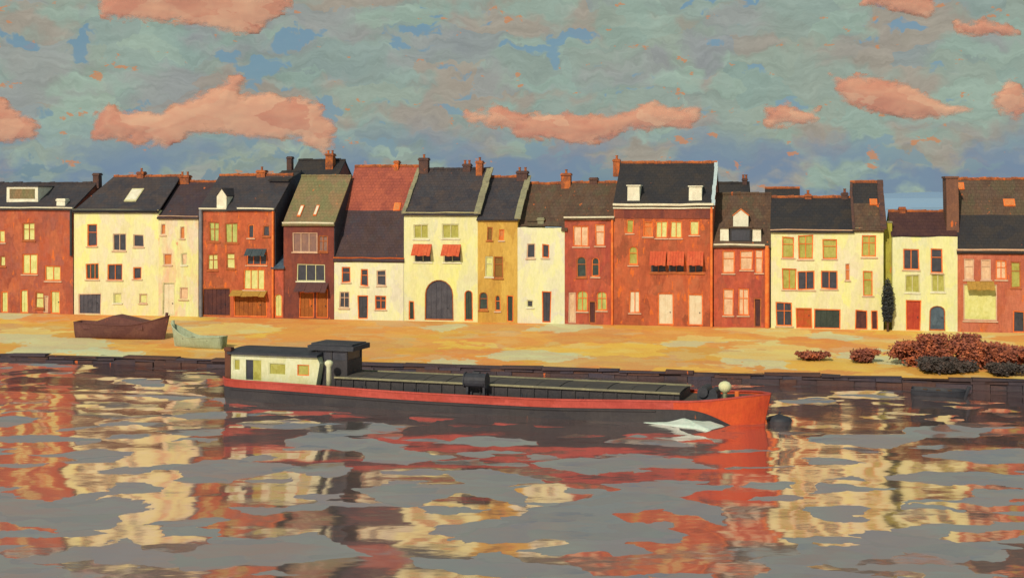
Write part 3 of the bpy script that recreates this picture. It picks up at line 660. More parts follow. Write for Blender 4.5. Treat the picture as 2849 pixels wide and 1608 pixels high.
h = House('arched_house', 'tall yellow house with a big arched gateway and two red awnings', 1124, 1329, 592, 'yellow_wall', [
    ('o', 1152, 626, 1191, 663, 'c', 0, (1, 0)), ('o', 1232, 626, 1275, 662, 'c', 0, (1, 0)), ('d', 1154, 690, 1199, 727, 'c', 0, (1, 0)), ('d', 1236, 690, 1280, 728, 'c', 0, (1, 0)),
    ('S', 1182, 779, 1261, 886, 'b', 1.0), ('N', 1136, 837, 1153, 884, 'o'), ('N', 1292, 808, 1315, 884, 'o', .8)])
h.roof(471, 'slate_dark', 4.6); h.build_walls(h.gab); h.cornice('cream_frame', .16, .14); h.verge('l'); h.verge('r', w=.55)
h.awning(1150, 679, 1202, 711); h.awning(1232, 680, 1283, 712); h.chimney(1166, 1194, 440, 474, 4.4, 'chimney_dark', 1); h.chimney(1325, 1345, 448, 490, 4.2, 'chimney_brick', 1); h.chimney(1288, 1312, 456, 474, 4.6, 'chimney_dark', 2)

h = House('ochre_house', 'narrow ochre house between the arched yellow house and the small pale one', 1329, 1440, 606, 'ochre_wall', [
    ('r', 1355, 634, 1369, 668, 'b'), ('f', 1389, 640, 1402, 668, 'o'), ('p', 1351, 716, 1371, 768, 'c'), ('r', 1374, 716, 1398, 772, 'b'),
    ('n', 1334, 815, 1356, 861, 'b', .8), ('n', 1378, 824, 1391, 864, 'o', .8), ('N', 1411, 822, 1428, 886, 'o')])
h.roof(493, 'slate_dark', 4.6); h.build_walls(h.gab); h.verge('r', w=.5); h.chimney(1438, 1470, 476, 505, 4.4, 'chimney_dark', 2)

h = House('pale_house', 'small pale yellow flat-fronted house with a black door and two upper windows', 1440, 1571, 640, 'pale_wall', [
    ('d', 1466, 679, 1487, 717, 'k'), ('d', 1508, 681, 1526, 716, 'o'), ('d', 1467, 836, 1483, 855, 'c'), ('K', 1508, 810, 1533, 888, 'o')])
h.roof(511, 'tile_brown', 4.4, over=-.35); h.build_walls(h.gab, parapet=.18); h.verge('r', 'tile_brown', .5); h.chimney(1496, 1516, 606, 640, .8, 'verge_stone', 0); h.dormer(1469, 616, 1494, 640, 'slate_dark', pane=None, front=.7)
h.chimney(1561, 1590, 482, 520, 4.2, 'chimney_brick', 1)

h = House('brick_house', 'narrow brick house with green arched middle windows, right of the small pale house', 1571, 1708, 604, 'brick_red', [
    ('k', 1597, 632, 1637, 684, 'o', 0, (1, 0)), ('k', 1657, 626, 1682, 682, 'o'), ('n', 1605, 717, 1630, 770, 'b', .8), ('n', 1647, 719, 1667, 768, 'o', .8),
    ('Y', 1581, 813, 1601, 890, 'k'), ('g', 1606, 811, 1634, 864, 'o', .6), ('g', 1661, 813, 1687, 862, 'o', .6), ('M', 1638, 838, 1657, 893, 'b')])
h.roof(508, 'tile_brown', 4.2); h.build_walls(h.gab); h.cornice(); h.chimney(1640, 1664, 494, 512, 4.2, 'chimney_dark', 0); h.pipe(h.edgepx(), 'orange_frame', .10)

h = House('big_brick_house', 'largest brick house with a tall black roof, two white dormers and three red awnings', 1708, 1984, 568, 'brick_orange', [
    ('o', 1743, 613, 1762, 648, 'o'), ('f', 1790, 617, 1815, 657, 'o'), ('p', 1825, 617, 1856, 661, 'o', 0, (1, 0)), ('p', 1866, 617, 1896, 661, 'o', 0, (1, 0)), ('p', 1920, 617, 1944, 653, 'o'),
    ('o', 1750, 688, 1773, 736, 'o', .7), ('d', 1811, 716, 1852, 757, 'b', 0, (1, 0)), ('d', 1860, 716, 1903, 757, 'b', 0, (1, 0)), ('d', 1915, 716, 1956, 758, 'b', 0, (1, 0)),
    ('w', 1752, 811, 1780, 868, 'o', 0, (1, 0)), ('W', 1830, 815, 1873, 900, 'o'), ('W', 1913, 818, 1955, 904, 'o')], depth=9)
h.roof(453, 'slate_black', 4.8); h.build_walls(h.gab); h.cornice(hgt=.42, proud=.3); h.verge('r', 'white_zinc', .28, .10)
h.dormer(1745, 518, 1780, 564, gable=False, front=.35, pane=None, roofmat='white_trim'); h.dormer(1916, 520, 1953, 568, gable=False, front=.35, pane=None, roofmat='white_trim')
for a, b in ((1809, 1854), (1858, 1905), (1913, 1958)): h.awning(a, 699, b, 738)
h.chimney(1706, 1726, 443, 462, 4.8, 'chimney_brick', 1); h.pipe(h.edgepx(), 'orange_frame', .10)
(ax, zt), (bx, zb) = h.loc(1712, 583), h.loc(1980, 609)
MB().box(ax, bx, -.05, .02, zb, zt, .02).build('frieze', 'brick_dark', h.e)

h = House('brick_house', 'lower brick house with a brown roof, white gabled dormer and wide black attic window', 1986, 2142, 680, 'brick_red', [
    ('k', 2011, 699, 2042, 758, 'o', 0, (0, 1)), ('k', 2061, 699, 2093, 749, 'o', 0, (0, 1)), ('k', 2102, 697, 2122, 757, 'o'), ('k', 2013, 806, 2039, 875, 'o'), ('k', 2054, 806, 2082, 875, 'o'), ('M', 2098, 830, 2118, 915, 'b')])
h.roof(540, 'tile_brown', 4.2); h.build_walls(h.gab); h.cornice(x0=1986, x1=2128)
h.dormer(2003, 636, 2028, 678, front=.25, pane=None); h.dormer(2093, 638, 2118, 678, front=.25, pane=None); h.dormer(2029, 634, 2092, 678, 'slate_black', front=.20, pane='glass_dark', panefrac=.8)
h.dormer(2040, 584, 2082, 628, front=1.3, gable=True, pane=None, roofmat='orange_frame'); h.pipe(2134, 'orange_frame', .17)
h = House('rear_house', 'rear house with a black roof showing above the brown roof beside the tall black one', 1975, 2080, 560, 'brick_dark', d=11, depth=7)
h.roof(510, 'slate_black', 3.5); h.build_walls(h.gab); h.chimney(2064, 2080, 496, 516, 3.5, 'chimney_dark', 2)

h = House('cream_house', 'wide cream house with olive blinds, dark green garage and rust-red door', 2145, 2374, 640, 'cream_wall', [
    ('o', 2177, 661, 2208, 715, 'o', 0, (0, 1)), ('o', 2222, 657, 2261, 719, 'o', 0, (1, 1)), ('o', 2290, 668, 2326, 718, 'o', 0, (0, 1)),
    ('o', 2178, 749, 2214, 803, 'o', 0, (1, 0)), ('d', 2221, 756, 2265, 804, 'o', 0, (1, 0)), ('d', 2286, 756, 2328, 802, 'o', 0, (1, 0)), ('f', 2352, 736, 2364, 778, 'k'),
    ('d', 2161, 844, 2203, 904, 'o', 0, (1, 1)), ('U', 2214, 858, 2260, 915, 'o'), ('N', 2264, 860, 2338, 915, 'o')])
h.roof(549, 'slate_black', 4.2); h.build_walls(h.gab); h.cornice('pink_frame', .2, .16); h.chimney(2238, 2258, 540, 556, 4.2); h.chimney(2340, 2360, 536, 556, 4.2, 'chimney_dark')
h = House('rear_house', 'rear house with a flat-topped black roof above the left half of the wide cream roof', 2128, 2224, 580, 'brick_dark', d=11, depth=7)
h.roof(524, 'slate_black', 3.5); h.build_walls(h.gab)
h = House('cream_tower_house', 'narrow cream house with a tall brown and black roof and two maroon doors', 2374, 2458, 634, 'cream_wall', [
    ('o', 2399, 656, 2437, 713, 'o', 0, (1, 1)), ('o', 2402, 757, 2428, 820, 'o', 0, (0, 1)), ('M', 2377, 863, 2412, 917, 'o'), ('M', 2424, 863, 2443, 917, 'o')])
h.roof(507, 'slate_black', 4.4, lower=('tile_brown', .55)); h.build_walls(h.gab); h.verge('r', 'chimney_dark', .45, .2); h.verge('l', 'chimney_dark', .2, .1); h.skylight(2420, 556, 2440, 572, 'blind_orange', 'o')

h = House('passage_wall', 'slim olive wall of a passage behind the cypress, between two pale houses', 2460, 2482, 620, 'olive_wall', d=1.0, depth=3)
h.build_walls(None); MB().box(h.x0-.03, h.x1+.03, -.06, 3.02, h.h, h.h+.10, .01).build('coping', 'verge_stone', h.e)

h = House('pale_house', 'pale yellow house with a red door and an arched blue-grey door', 2483, 2664, 664, 'yellow_wall', [
    ('d', 2514, 695, 2556, 748, 'o', 0, (1, 0)), ('d', 2592, 695, 2622, 756, 'o', 0, (0, 1)), ('o', 2520, 767, 2557, 812, 'c', 0, (1, 0)), ('o', 2592, 765, 2627, 810, 'c', 0, (1, 0)),
    ('D', 2520, 836, 2562, 921, 'o'), ('L', 2586, 851, 2630, 925, 'b', .7)])
h.roof(589, 'tile_maroon', 4.0, over=-.35); h.build_walls(h.gab, parapet=.12); h.chimney(2500, 2520, 576, 594, 4.0, 'chimney_brick', 0)

h = House('brick_house', 'pink-brown brick house at the right end with a large pale yellow panel window', 2664, 2990, 695, 'brick_pink', [
    ('k', 2683, 723, 2708, 776, 'k'), ('k', 2731, 723, 2756, 776, 'k'), ('k', 2771, 727, 2800, 776, 'o'), ('o', 2814, 731, 2838, 798, 'b'), ('p', 2685, 796, 2770, 888, 'k', 0, (0, 0)), ('K', 2818, 865, 2852, 930, 'o'),
    ('k', 2880, 731, 2910, 790, 'k'), ('p', 2880, 830, 2920, 890, 'k')])
h.roof(498, 'tile_brown', 5.2, lower=('slate_black', .50)); h.build_walls(h.gab); h.cornice('pink_frame', .3, .2); h.awning(2690, 782, 2766, 806, 'awning_ochre', .6)
h.skylight(2656, 510, 2681, 529, 'blind_orange', 'o'); h.skylight(2793, 556, 2822, 575, 'blind_orange', 'o')
(ax, zt), (bx, zb) = h.loc(2632, 496, 1.6), h.loc(2664, 700, 1.6)
m = MB(); m.prism([(ax, zb-.5), (bx+.1, zb-.5), (bx+.05, zt*.8), (bx, zt), (ax-.05, zt), (ax, zt*.8)], 1.2, 3.6); m.box(ax-.12, bx+.08, 1.1, 3.7, zt, zt+.14, .01); m.build('chimney_stack', 'stack_brown', h.e)

# ------------------------------------------------------------------ plants
def leafy(name, centre, rx, ry, rz, n, size, mat, parent, seed, shape=None):
    """many small leaf-sized faces through a lumpy volume"""
    rnd = random.Random(seed); m = MB(); c = Vector(centre); k = 0
    lumps = [(Vector((rnd.uniform(-.75, .75), rnd.uniform(-.6, .6), rnd.uniform(-.3, .7))), rnd.uniform(.25, .58)) for _ in range(13)]
    while k < n:
        p = Vector((rnd.uniform(-1, 1), rnd.uniform(-1, 1), rnd.uniform(-.9, 1)))
        if shape: ok = shape(p, rnd)
        else:
            stray = rnd.random() < .10; ok = any((p-a).length < r*(1.35 if stray else 1.0) for a, r in lumps)
        if not ok: continue
        q = c+Vector((p.x*rx, p.y*ry, p.z*rz)); a = Vector((rnd.gauss(0, 1), rnd.gauss(0, 1), rnd.gauss(0, 1))).normalized(); b = a.orthogonal().normalized(); s = size*rnd.uniform(.6, 1.4)
        m.add([q-a*s, q+b*s*.5, q+a*s, q-b*s*.5], [(0, 1, 2, 3)]); k += 1
    return m.build(name, mat, parent)
def shrub(px, py, wpx, hpx, mat, label, n=1400, seed=1):
    g = on_bank(px, py); k = g.y/FPX; w, hh = wpx*k/2, hpx*k
    e = empty('shrub', g); tag(e, label, 'shrub', 'shrubs along the quay edge')
    leafy('foliage', (0, 0, hh*.48), w*1.05, min(w, 1.2), hh*.60, int(n*1.7), .125, mat, e, seed)
    m = MB()
    for i in range(7):
        x = random.uniform(-.6, .6)*w; m.tube((x*.6, 0, -.08), (x, random.uniform(-.3, .3), hh*.6), .03, .012, 5)
    m.build('stems', 'bark', e)
shrub(2540, 1015, 150, 62, 'shrub_leaf', 'russet shrub at the left end of the shrub clump on the right quay', 1900, 3)
shrub(2640, 1020, 170, 84, 'shrub_leaf', 'tallest russet shrub in the clump on the right quay', 2600, 4)
shrub(2745, 1024, 150, 66, 'shrub_leaf', 'russet shrub near the right edge, next to the tallest one', 1900, 5)
shrub(2838, 1030, 130, 60, 'shrub_leaf', 'russet shrub cut by the right edge of the picture', 1700, 6)
shrub(2404, 1008, 74, 36, 'shrub_leaf', 'small lone maroon shrub left of the russet clump', 800, 7)
shrub(2636, 1036, 150, 40, 'shrub_dark', 'low blackish shrub in front of the tallest russet shrub', 1500, 8)
shrub(2800, 1042, 100, 34, 'shrub_dark', 'low blackish shrub by the right edge in front of the russet clump', 1200, 9)
shrub(2255, 1000, 90, 22, 'shrub_leaf', 'flat maroon tuft on the quay edge beyond the barge bow', 700, 10)
g = RW(*(F(2470, 905, -.7)[0], -.7, ZB)); e = empty('cypress_tree', g); tag(e, 'slim dark cypress tree in front of the olive passage wall', 'tree')
hh = F(2470, 774, -.7)[1]-ZB
leafy('crown', (0, 0, hh*.5+.35), .50, .45, hh*.5-.2, 2600, .085, 'cypress_leaf', e, 21, lambda p, r: math.hypot(p.x, p.y) < (1-max(0, p.z)**2.2)*(.72+.28*min(1, (p.z+.9)*2))*r.uniform(.8, 1))
MB().tube((0, 0, -.2), (0, 0, hh*.8), .10, .03, 8).build('trunk', 'bark', e)

# ------------------------------------------------------------------ boats
def hull_mesh(L, B, sheer, keel, half, t0, t1, n, zlo, zhi, flare=.12, both=True):
    """shell between two heights; half(t) gives the half breadth, sheer(t) the top"""
    m = MB(); K = 4
    for sd in (-1, 1):
        o = len(m.v)
        for i in range(n+1):
            t = t0+(t1-t0)*i/n
            for k in range(K+1):
                a, b = zlo(t), zhi(t); z = a+(b-a)*k/K; y = half(t)*(1-flare*(1-(z-keel)/(sheer(t)-keel)))
                m.v.append((t*L+rake(t, z), sd*y, z))
        for i in range(n):
            for k in range(K): m.f.append((o+i*(K+1)+k, o+(i+1)*(K+1)+k, o+(i+1)*(K+1)+k+1, o+i*(K+1)+k+1))
    if both:                                           # close the stern
        a, b = 0, (n+1)*(K+1)
        for k in range(K): m.f.append((a+k, a+k+1, b+k+1, b+k))
    return m
def rake(t, z): return .35*max(0, (t-.9)/.1)*max(0, z)*.6
BW = 4.6
barge = empty('barge', BS, BANG)
tag(barge, 'long black and red river barge with a white stern cabin, under way on the river', 'barge')
def bhalf(t):
    a = min(1, (t+.0)/.07); st = .55+.45*math.sqrt(max(0, 1-(1-a)**2)); b = max(0, (t-.82)/.18); return BW/2*st*max(.01, 1-b**1.9)**.75
def ssm(t, a, b): t = max(0, min(1, (t-a)/(b-a))); return t*t*(3-2*t)
def bsheer(t): return 1.00+.22*(1-ssm(t, 0, .45))+.22*ssm(t, .6, .88)+.30*ssm(t, .88, 1.0)
def bband(t): return (bsheer(t)-.42)*(1-ssm(t, .88, .99))+(-.45)*ssm(t, .88, .99)
hull_mesh(BLEN, BW, bsheer, -.5, bhalf, 0, 1, 70, lambda t: -.5, lambda t: bband(t)+.01).build('hull', 'hull_black', barge, True)
hull_mesh(BLEN, BW, bsheer, -.5, lambda t: bhalf(t)+.025, 0, .86, 60, bband, bsheer).build('gunwale_band', 'hull_red', barge, True)
hull_mesh(BLEN, BW, bsheer, -.5, lambda t: bhalf(t)+.024, .86, 1, 24, bband, bsheer, both=False).build('bow', 'bow_red', barge, True)
m = MB(); n = 70                                       # deck
for i in range(n+1):
    t = i/n; y = bhalf(t)*.985; z = bsheer(t)-.14; x = t*BLEN+rake(t, z); m.v += [(x, -y, z), (x, y, z)]
m.f = [(2*i, 2*i+2, 2*i+3, 2*i+1) for i in range(n)]
m.build('deck', 'deck_grey', barge)
for sd in (-1, 1):                                     # gunwale rail on both sides
    m = MB(); n = 60
    for i in range(n+1):
        t = i/n; y = sd*bhalf(t); z = bsheer(t); x = t*BLEN+rake(t, z)
        m.v += [(x, y-.06, z-.03), (x, y+.06, z-.03), (x, y+.06, z+.05), (x, y-.06, z+.05)]
    m.f = [(4*i+k, 4*i+4+k, 4*i+4+(k+1) % 4, 4*i+(k+1) % 4) for i in range(n) for k in range(4)]
    m.build('rail', 'hull_red', barge)
    m = MB(); 
    for i in range(40):
        t0, t1 = .03+.80*i/40, .03+.80*(i+1)/40; zz_ = lambda t: bsheer(t)-.52
        m.tube((t0*BLEN, sd*(bhalf(t0)*.975), zz_(t0)), (t1*BLEN, sd*(bhalf(t1)*.975), zz_(t1)), .05, n=6)
    m.build('rubbing_strake', 'hull_black', barge)
BO = BS*1
def bl(px, py, y):                                     # pixel -> barge x and height on the lengthwise plane at local y
    a, z = onplane(px, py, BO+BN*y, BU, BN); return a, z
dk = .92
# hold: coaming and hatch covers
cy = 1.5; c0, c1 = bl(935, 1050, -cy)[0], bl(1890, 1090, -cy)[0]
m = MB(); m.box(c0, c1, -cy, -cy+.08, dk-.1, 1.50); m.box(c0, c1, cy-.08, cy, dk-.1, 1.50); m.box(c0, c0+.08, -cy+.08, cy-.08, dk-.1, 1.497); m.box(c1-.08, c1, -cy+.08, cy-.08, dk-.1, 1.497)
nst = 26
for i in range(nst):
    x = c0+.3+(c1-c0-.6)*i/(nst-1); m.box(x-.03, x+.03, -cy-.09, -cy-.002, dk-.05, 1.44)
m.build('coaming', 'hull_black', barge)
for sd in (-1, 1):
    m = MB(); m.box(c0-.05, c1+.05, sd*(cy+.11)-.06, sd*(cy+.11)+.045, 1.505, 1.60); m.build('coaming_rail', 'verge_stone', barge)
nh = 15
for i in range(nh):
    a = c0+(c1-c0)*i/nh+.02; b = c0+(c1-c0)*(i+1)/nh-.02; hm = MB(); prof = [(-cy-.06, 1.53), (-cy*.5, 1.60), (0, 1.63), (cy*.5, 1.60), (cy+.06, 1.53)]; k = len(prof); jj = random.uniform(-.015, .015)
    hm.add([(a, y, z+jj) for y, z in prof]+[(b, y, z+jj) for y, z in prof]+[(a, y, z+jj-.07) for y, z in prof]+[(b, y, z+jj-.07) for y, z in prof],
           [(q, q+k, q+k+1, q+1) for q in range(k-1)]+[(q+2*k, q+2*k+1, q+3*k+1, q+3*k) for q in range(k-1)]+[(q, q+1, q+1+2*k, q+2*k) for q in range(k-1)]+[(q+k, q+3*k, q+3*k+1, q+k+1) for q in range(k-1)]+[(0, 2*k, 3*k, k), (k-1, 2*k-1, 4*k-1, 3*k-1)])
    hm.build('hatch_cover', 'hatch_grey', barge)
# stern cabin with real openings
yc = -1.55; A0, A1 = bl(641, 1020, yc)[0], bl(884, 1025, yc)[0]; ct = bl(760, 990, yc)[1]; cb = dk-.12
ops = []
for kind, x0, y0, x1, y1 in (('w', 650, 999, 668, 1030), ('d', 684, 1002, 727, 1056), ('w', 748, 1011, 795, 1042), ('w', 827, 1015, 860, 1044)):
    (a, zb), (b, zt) = bl(x0, y1, yc), bl(x1, y0, yc); ops.append((kind, [(a, max(zb, cb+.1)), (b, max(zb, cb+.1)), (b, zt), (a, zt)]))
m = MB(); outer = [(A0, cb), (A1-.15, cb), (A1+.12, ct-.35), (A1-.05, ct), (A0+.03, ct)]
loops = [outer]+[list(reversed(p)) for k, p in ops]
m.add([(x, yc, z) for L in loops for x, z in L], tessellate_polygon([[Vector((x, z, 0)) for x, z in L] for L in loops]))
for k, p in ops: m.add([(x, yc, z) for x, z in p]+[(x, yc+.12, z) for x, z in p], [(i, (i+1) % 4, (i+1) % 4+4, i+4) for i in range(4)])
m.add([(x, -yc, z) for x, z in outer], [tuple(range(5))]); m.add([(x, yc, z) for x, z in outer]+[(x, -yc, z) for x, z in outer], [(i, (i+1) % 5, (i+1) % 5+5, i+5) for i in (0, 1, 2, 3, 4)])
cab = m.build('cabin', 'cabin_white', barge)
for i, (k, p) in enumerate(ops):
    if k == 'd':
        (a, z0), (b, z1) = p[0], p[2]; mid = a+(b-a)*.45
        o = MB().prism([(mid, z0), (b, z0), (b, z1), (mid, z1)], yc+.05, yc+.10).build('cabin_door', 'blind_olive', cab); MB().prism([(a-.01, z0), (mid, z0), (mid, z1), (a-.01, z1)], yc+.10, yc+.13).build('doorway', 'glass_dark', cab)
    else:
        o = MB().ring(inset(p, -.01), inset(p, .05), yc+.03, yc+.09).build('cabin_window', 'orange_frame' if i == 3 else 'cabin_white', cab); MB().prism(p, yc+.08, yc+.11).build('pane', 'blind_olive', o)
m = MB(); n = 8
for i in range(n+1):
    y = -1.75+3.5*i/n; z = ct+.02+.16*(1-(y/1.75)**2); m.v += [(A0-.12, y, z), (A1+.05, y, z), (A0-.12, y, z+.12), (A1+.05, y, z+.12)]
m.f = [f for i in range(n) for f in ((4*i, 4*i+4, 4*i+5, 4*i+1), (4*i+2, 4*i+3, 4*i+7, 4*i+6), (4*i, 4*i+2, 4*i+6, 4*i+4), (4*i+1, 4*i+5, 4*i+7, 4*i+3))]+[(0, 1, 3, 2), (4*n, 4*n+2, 4*n+3, 4*n+1)]
m.build('cabin_roof', 'dark_steel', barge)
# wheelhouse
yw = -1.0; w0, w1 = bl(878, 1010, yw)[0], bl(966, 1010, yw)[0]; wt = bl(910, 974, yw)[1]
m = MB(); m.box(w0, w1, -1.0, 1.0, dk-.1, wt-.55); 
for x in (w0+.05, (w0+w1)/2, w1-.05):
    for y in (-.95, .95): m.box(x-.05, x+.05, y-.05, y+.05, wt-.56, wt+.01)
wh = m.build('wheelhouse', 'hull_black', barge)
for y in (-.93, .93):
    for a, b in ((w0+.1, (w0+w1)/2-.05), ((w0+w1)/2+.05, w1-.1)): MB().box(a, b, y-.012, y+.012, wt-.55, wt).build('pane', 'glass_dark', wh)
for x in (w0+.06, w1-.06): MB().box(x-.012, x+.012, -.9, .9, wt-.55, wt).build('pane', 'glass_dark', wh)
r0, r1 = bl(850, 960, -1.3)[0], bl(986, 960, -1.3)[0]; rt = bl(910, 958, -1.3)[1]
m = MB(); m.box(r0+.05, r1-.15, -1.15, 1.15, wt, rt-.10, .02); m.box(r0+.2, r1-.3, -.95, .95, rt-.102, rt, .02); m.build('wheelhouse_roof', 'dark_steel', barge)
# fittings
x, z = bl(915, 1045, -1.9); zt = bl(915, 1002, -1.9)[1]
MB().lathe((x, -1.9, dk-.1), [(.15, 0), (.14, zt-dk-.25), (.24, zt-dk-.12), (.24, zt-dk), (.12, zt-dk+.10)], 10).build('ventilator', 'cabin_white', barge, True)
m = MB(); xs, zt = bl(638, 966, -1.45); m.box(xs-.20, xs+.17, -1.62, -1.30, .2, zt-.2, .02); m.box(xs-.25, xs+.22, -1.66, -1.26, zt-.2, zt, .02); m.build('stern_post', 'hull_brown', barge)
xw0, xw1 = bl(1296, 1060, -2.0)[0], bl(1352, 1060, -2.0)[0]; zt = bl(1320, 1034, -2.0)[1]; m = MB(); xc = (xw0+xw1)/2
m.box(xw0+.05, xw0+.17, -2.1, -1.82, dk-.1, zt-.1, .02); m.box(xw1-.17, xw1-.05, -2.1, -1.82, dk-.1, zt-.15, .02); m.tube((xw0, -1.96, zt-.46), (xw1, -1.96, zt-.46), .38, n=14); m.tube((xw0-.06, -1.96, zt-.46), (xw0, -1.96, zt-.46), .43, n=14); m.tube((xw1, -1.96, zt-.46), (xw1+.06, -1.96, zt-.46), .43, n=14); m.box(xc-.2, xc+.2, -2.05, -1.86, zt-.2, zt, .03)
m.build('winch', 'dark_steel', barge)
xa, xb = bl(1940, 1090, -.6)[0], bl(1996, 1090, -.6)[0]; zt = bl(1965, 1076, -.6)[1]; zd = bsheer(xa/BLEN)-.2
m = MB(); m.box(xa, xb, -.6, .6, zd, zt-.35, .03); m.tube((xa+.3, -.75, zt-.28), (xa+.3, .75, zt-.28), .28, n=12); m.tube((xb-.25, -.6, zt-.3), (xb-.25, .6, zt-.3), .2, n=12); m.build('windlass', 'dark_steel', barge)
xc = bl(2017, 1090, -.5)[0]; zc = bl(2017, 1083, -.5)[1]; m = MB()
m.lathe((xc, -.5, zd), [(.13, 0), (.12, zc-zd-.15), (.22, zc-zd-.12), (.33, zc-zd+.05), (.34, zc-zd+.22), (.24, zc-zd+.36), (.10, zc-zd+.42)], 12); m.build('cowl_vent', 'cabin_white', barge, True)
MB().tube((xc+.55, 0, zd), (xc+.55, 0, zd+.55), .11, .13, 10).build('bollard', 'orange_frame', barge)
for k in range(6):
    x = (.30+.1*k)*BLEN; m = MB(); m.tube((x-.12, -2.08, dk-.1), (x-.12, -2.08, dk+.28), .06, n=8); m.tube((x+.12, -2.08, dk-.1), (x+.12, -2.08, dk+.28), .06, n=8); m.build('bollard', 'dark_steel', barge)

# bow wave
def bow_wave():
    P = [(1775, 1176), (1830, 1173), (1870, 1171), (1910, 1170), (1960, 1173), (1990, 1177), (2012, 1186), (1972, 1201), (1940, 1194), (1890, 1189), (1840, 1183)]
    W_ = [ground(x, y) for x, y in P]; c = sum(W_, Vector())/len(W_); e = MB(); rings = 9; n = len(W_)*5; out = []
    for i in range(n):
        a, b, f = W_[i//5], W_[(i//5+1) % len(W_)], (i % 5)/5; q = a*(1-f)+b*f; out.append(q+(q-c)*.12*mnoise.noise(q*1.3))
    pk = lambda p: .24*math.exp(-(((p.x-c.x)-.4)/1.9)**2)*(1+.4*mnoise.noise(Vector((p.x*2.1, 0, 4))))+.06
    for r in range(rings):
        k = 1-r/rings
        for i, q in enumerate(out):
            p = c+(q-c)*k; e.v.append((p.x-c.x, p.y-c.y, .02+pk(p)*(1-k)**.55*(1+.3*mnoise.noise(p*1.8))-.06*(r == 0)))
    e.v.append((0, 0, pk(c))); e.f = [(r*n+i, r*n+(i+1) % n, (r+1)*n+(i+1) % n, (r+1)*n+i) for r in range(rings-1) for i in range(n)]+[((rings-1)*n+i, (rings-1)*n+(i+1) % n, rings*n) for i in range(n)]
    o = e.build('bow_wave', 'foam', None, True); o.location = c; tag(o, 'pale green-white bow wave foaming along the side of the barge', 'wave')
bow_wave()
g = ground(2168, 1168); e = empty('buoy', g); tag(e, 'small dark navy buoy floating just ahead of the barge bow', 'buoy')
MB().lathe((0, 0, -.25), [(.25, 0), (.6, .10), (.68, .26), (.56, .40), (.26, .48), (.14, .54)], 14).build('float', 'dark_steel', e, True)
MB().tube((0, 0, .25), (.02, 0, .45), .06).build('mooring_ring', 'dark_steel', e)

# boats drawn up on the bank and moored
def small_boat(name, label, xa, ya, xb, yb, z, h, hb, mat, bowright=True, hump=None, bowrise=.5, afloat=False, stern=.65):
    a, b = (ground(xa, ya, 0), ground(xb, yb, 0)) if afloat else (on_bank(xa, ya), on_bank(xb, yb))
    if not bowright: a, b = b, a
    u = (b-a); L = u.length; e = empty(name, (a+b)/2, math.atan2(u.y, u.x)); tag(e, label, 'boat')
    n, K = 18, 6; m = MB(); zk = -.25 if afloat else -.10
    half = lambda t: hb*((stern+(1-stern)*math.sin(min(1, t/.45)*math.pi/2)) if t < .45 else math.sqrt(max(.002, 1-((t-.45)/.55)**2.4)))
    sheer = lambda t: h*(1+.18*(1-t)**2)+bowrise*max(0, (t-.55)/.45)**2
    def shell(mm, inn):
        o = len(mm.v)
        for i in range(n+1):
            t = i/n
            for k in range(-K, K+1):
                f = k/K; y = half(t)*math.copysign(abs(f)**.55, f)*(1-.04*inn); zz2 = zk+.06*inn+(sheer(t)-zk)*(abs(f)**2.2)*(1 if not inn else .985)
                mm.v.append(((t-.5)*L+.22*max(0, (t-.8)/.2)*zz2, y, zz2))
        w = 2*K+1
        for i in range(n):
            for k in range(2*K): mm.f.append((o+i*w+k, o+(i+1)*w+k, o+(i+1)*w+k+1, o+i*w+k+1))
        mm.f.append(tuple(o+k for k in range(w)))
    shell(m, 0); shell(m, 1); m.build('hull', mat, e, True)
    for sd in (-1, 1):
        r = MB()
        for i in range(n):
            t0, t1 = i/n, (i+1)/n; P = [((t-.5)*L+.22*max(0, (t-.8)/.2)*sheer(t), sd*half(t), sheer(t)) for t in (t0, t1)]; r.tube(P[0], P[1], .045, n=6)
        r.build('gunwale', mat, e)
    for t in (.25, .5, .72): MB().box((t-.5)*L-.12, (t-.5)*L+.12, -half(t)*.93, half(t)*.93, sheer(t)*.72, sheer(t)*.72+.04).build('thwart', 'bark', e)
    t = .985; MB().tube(((t-.5)*L, 0, zk), ((t-.5)*L+.3, 0, sheer(1)+.22), .09, .12, 8).build('stem', mat, e)
    if hump:
        x0, x1, hz = hump; mm = MB(); mm.prism([((x0-.5)*L, h*.7), ((x1-.5)*L, h*.7), ((x1-.5)*L, sheer(x1)+.05), (((x0+x1)/2-.5)*L, h+hz), ((x0-.5)*L, h*.95)], -hb*.8, hb*.8); mm.build('tarpaulin', mat, e)
    return e
small_boat('rowing_boat', 'maroon wooden boat drawn up on the sandy bank below the cream house', 216, 938, 458, 944, 1.26, 1.05, 1.0, 'boat_maroon', True, (.12, .80, .75), .75)
small_boat('rowing_boat', 'pale sage skiff with a raised bow lying right of the maroon boat', 488, 962, 622, 970, 1.14, .72, .75, 'boat_sage', False, None, .95)
small_boat('rowing_boat', 'flat dark punt moored below the shrubs at the right', 2536, 1096, 2684, 1103, 0, .30, .7, 'dark_steel', True, None, .08, True, .9)

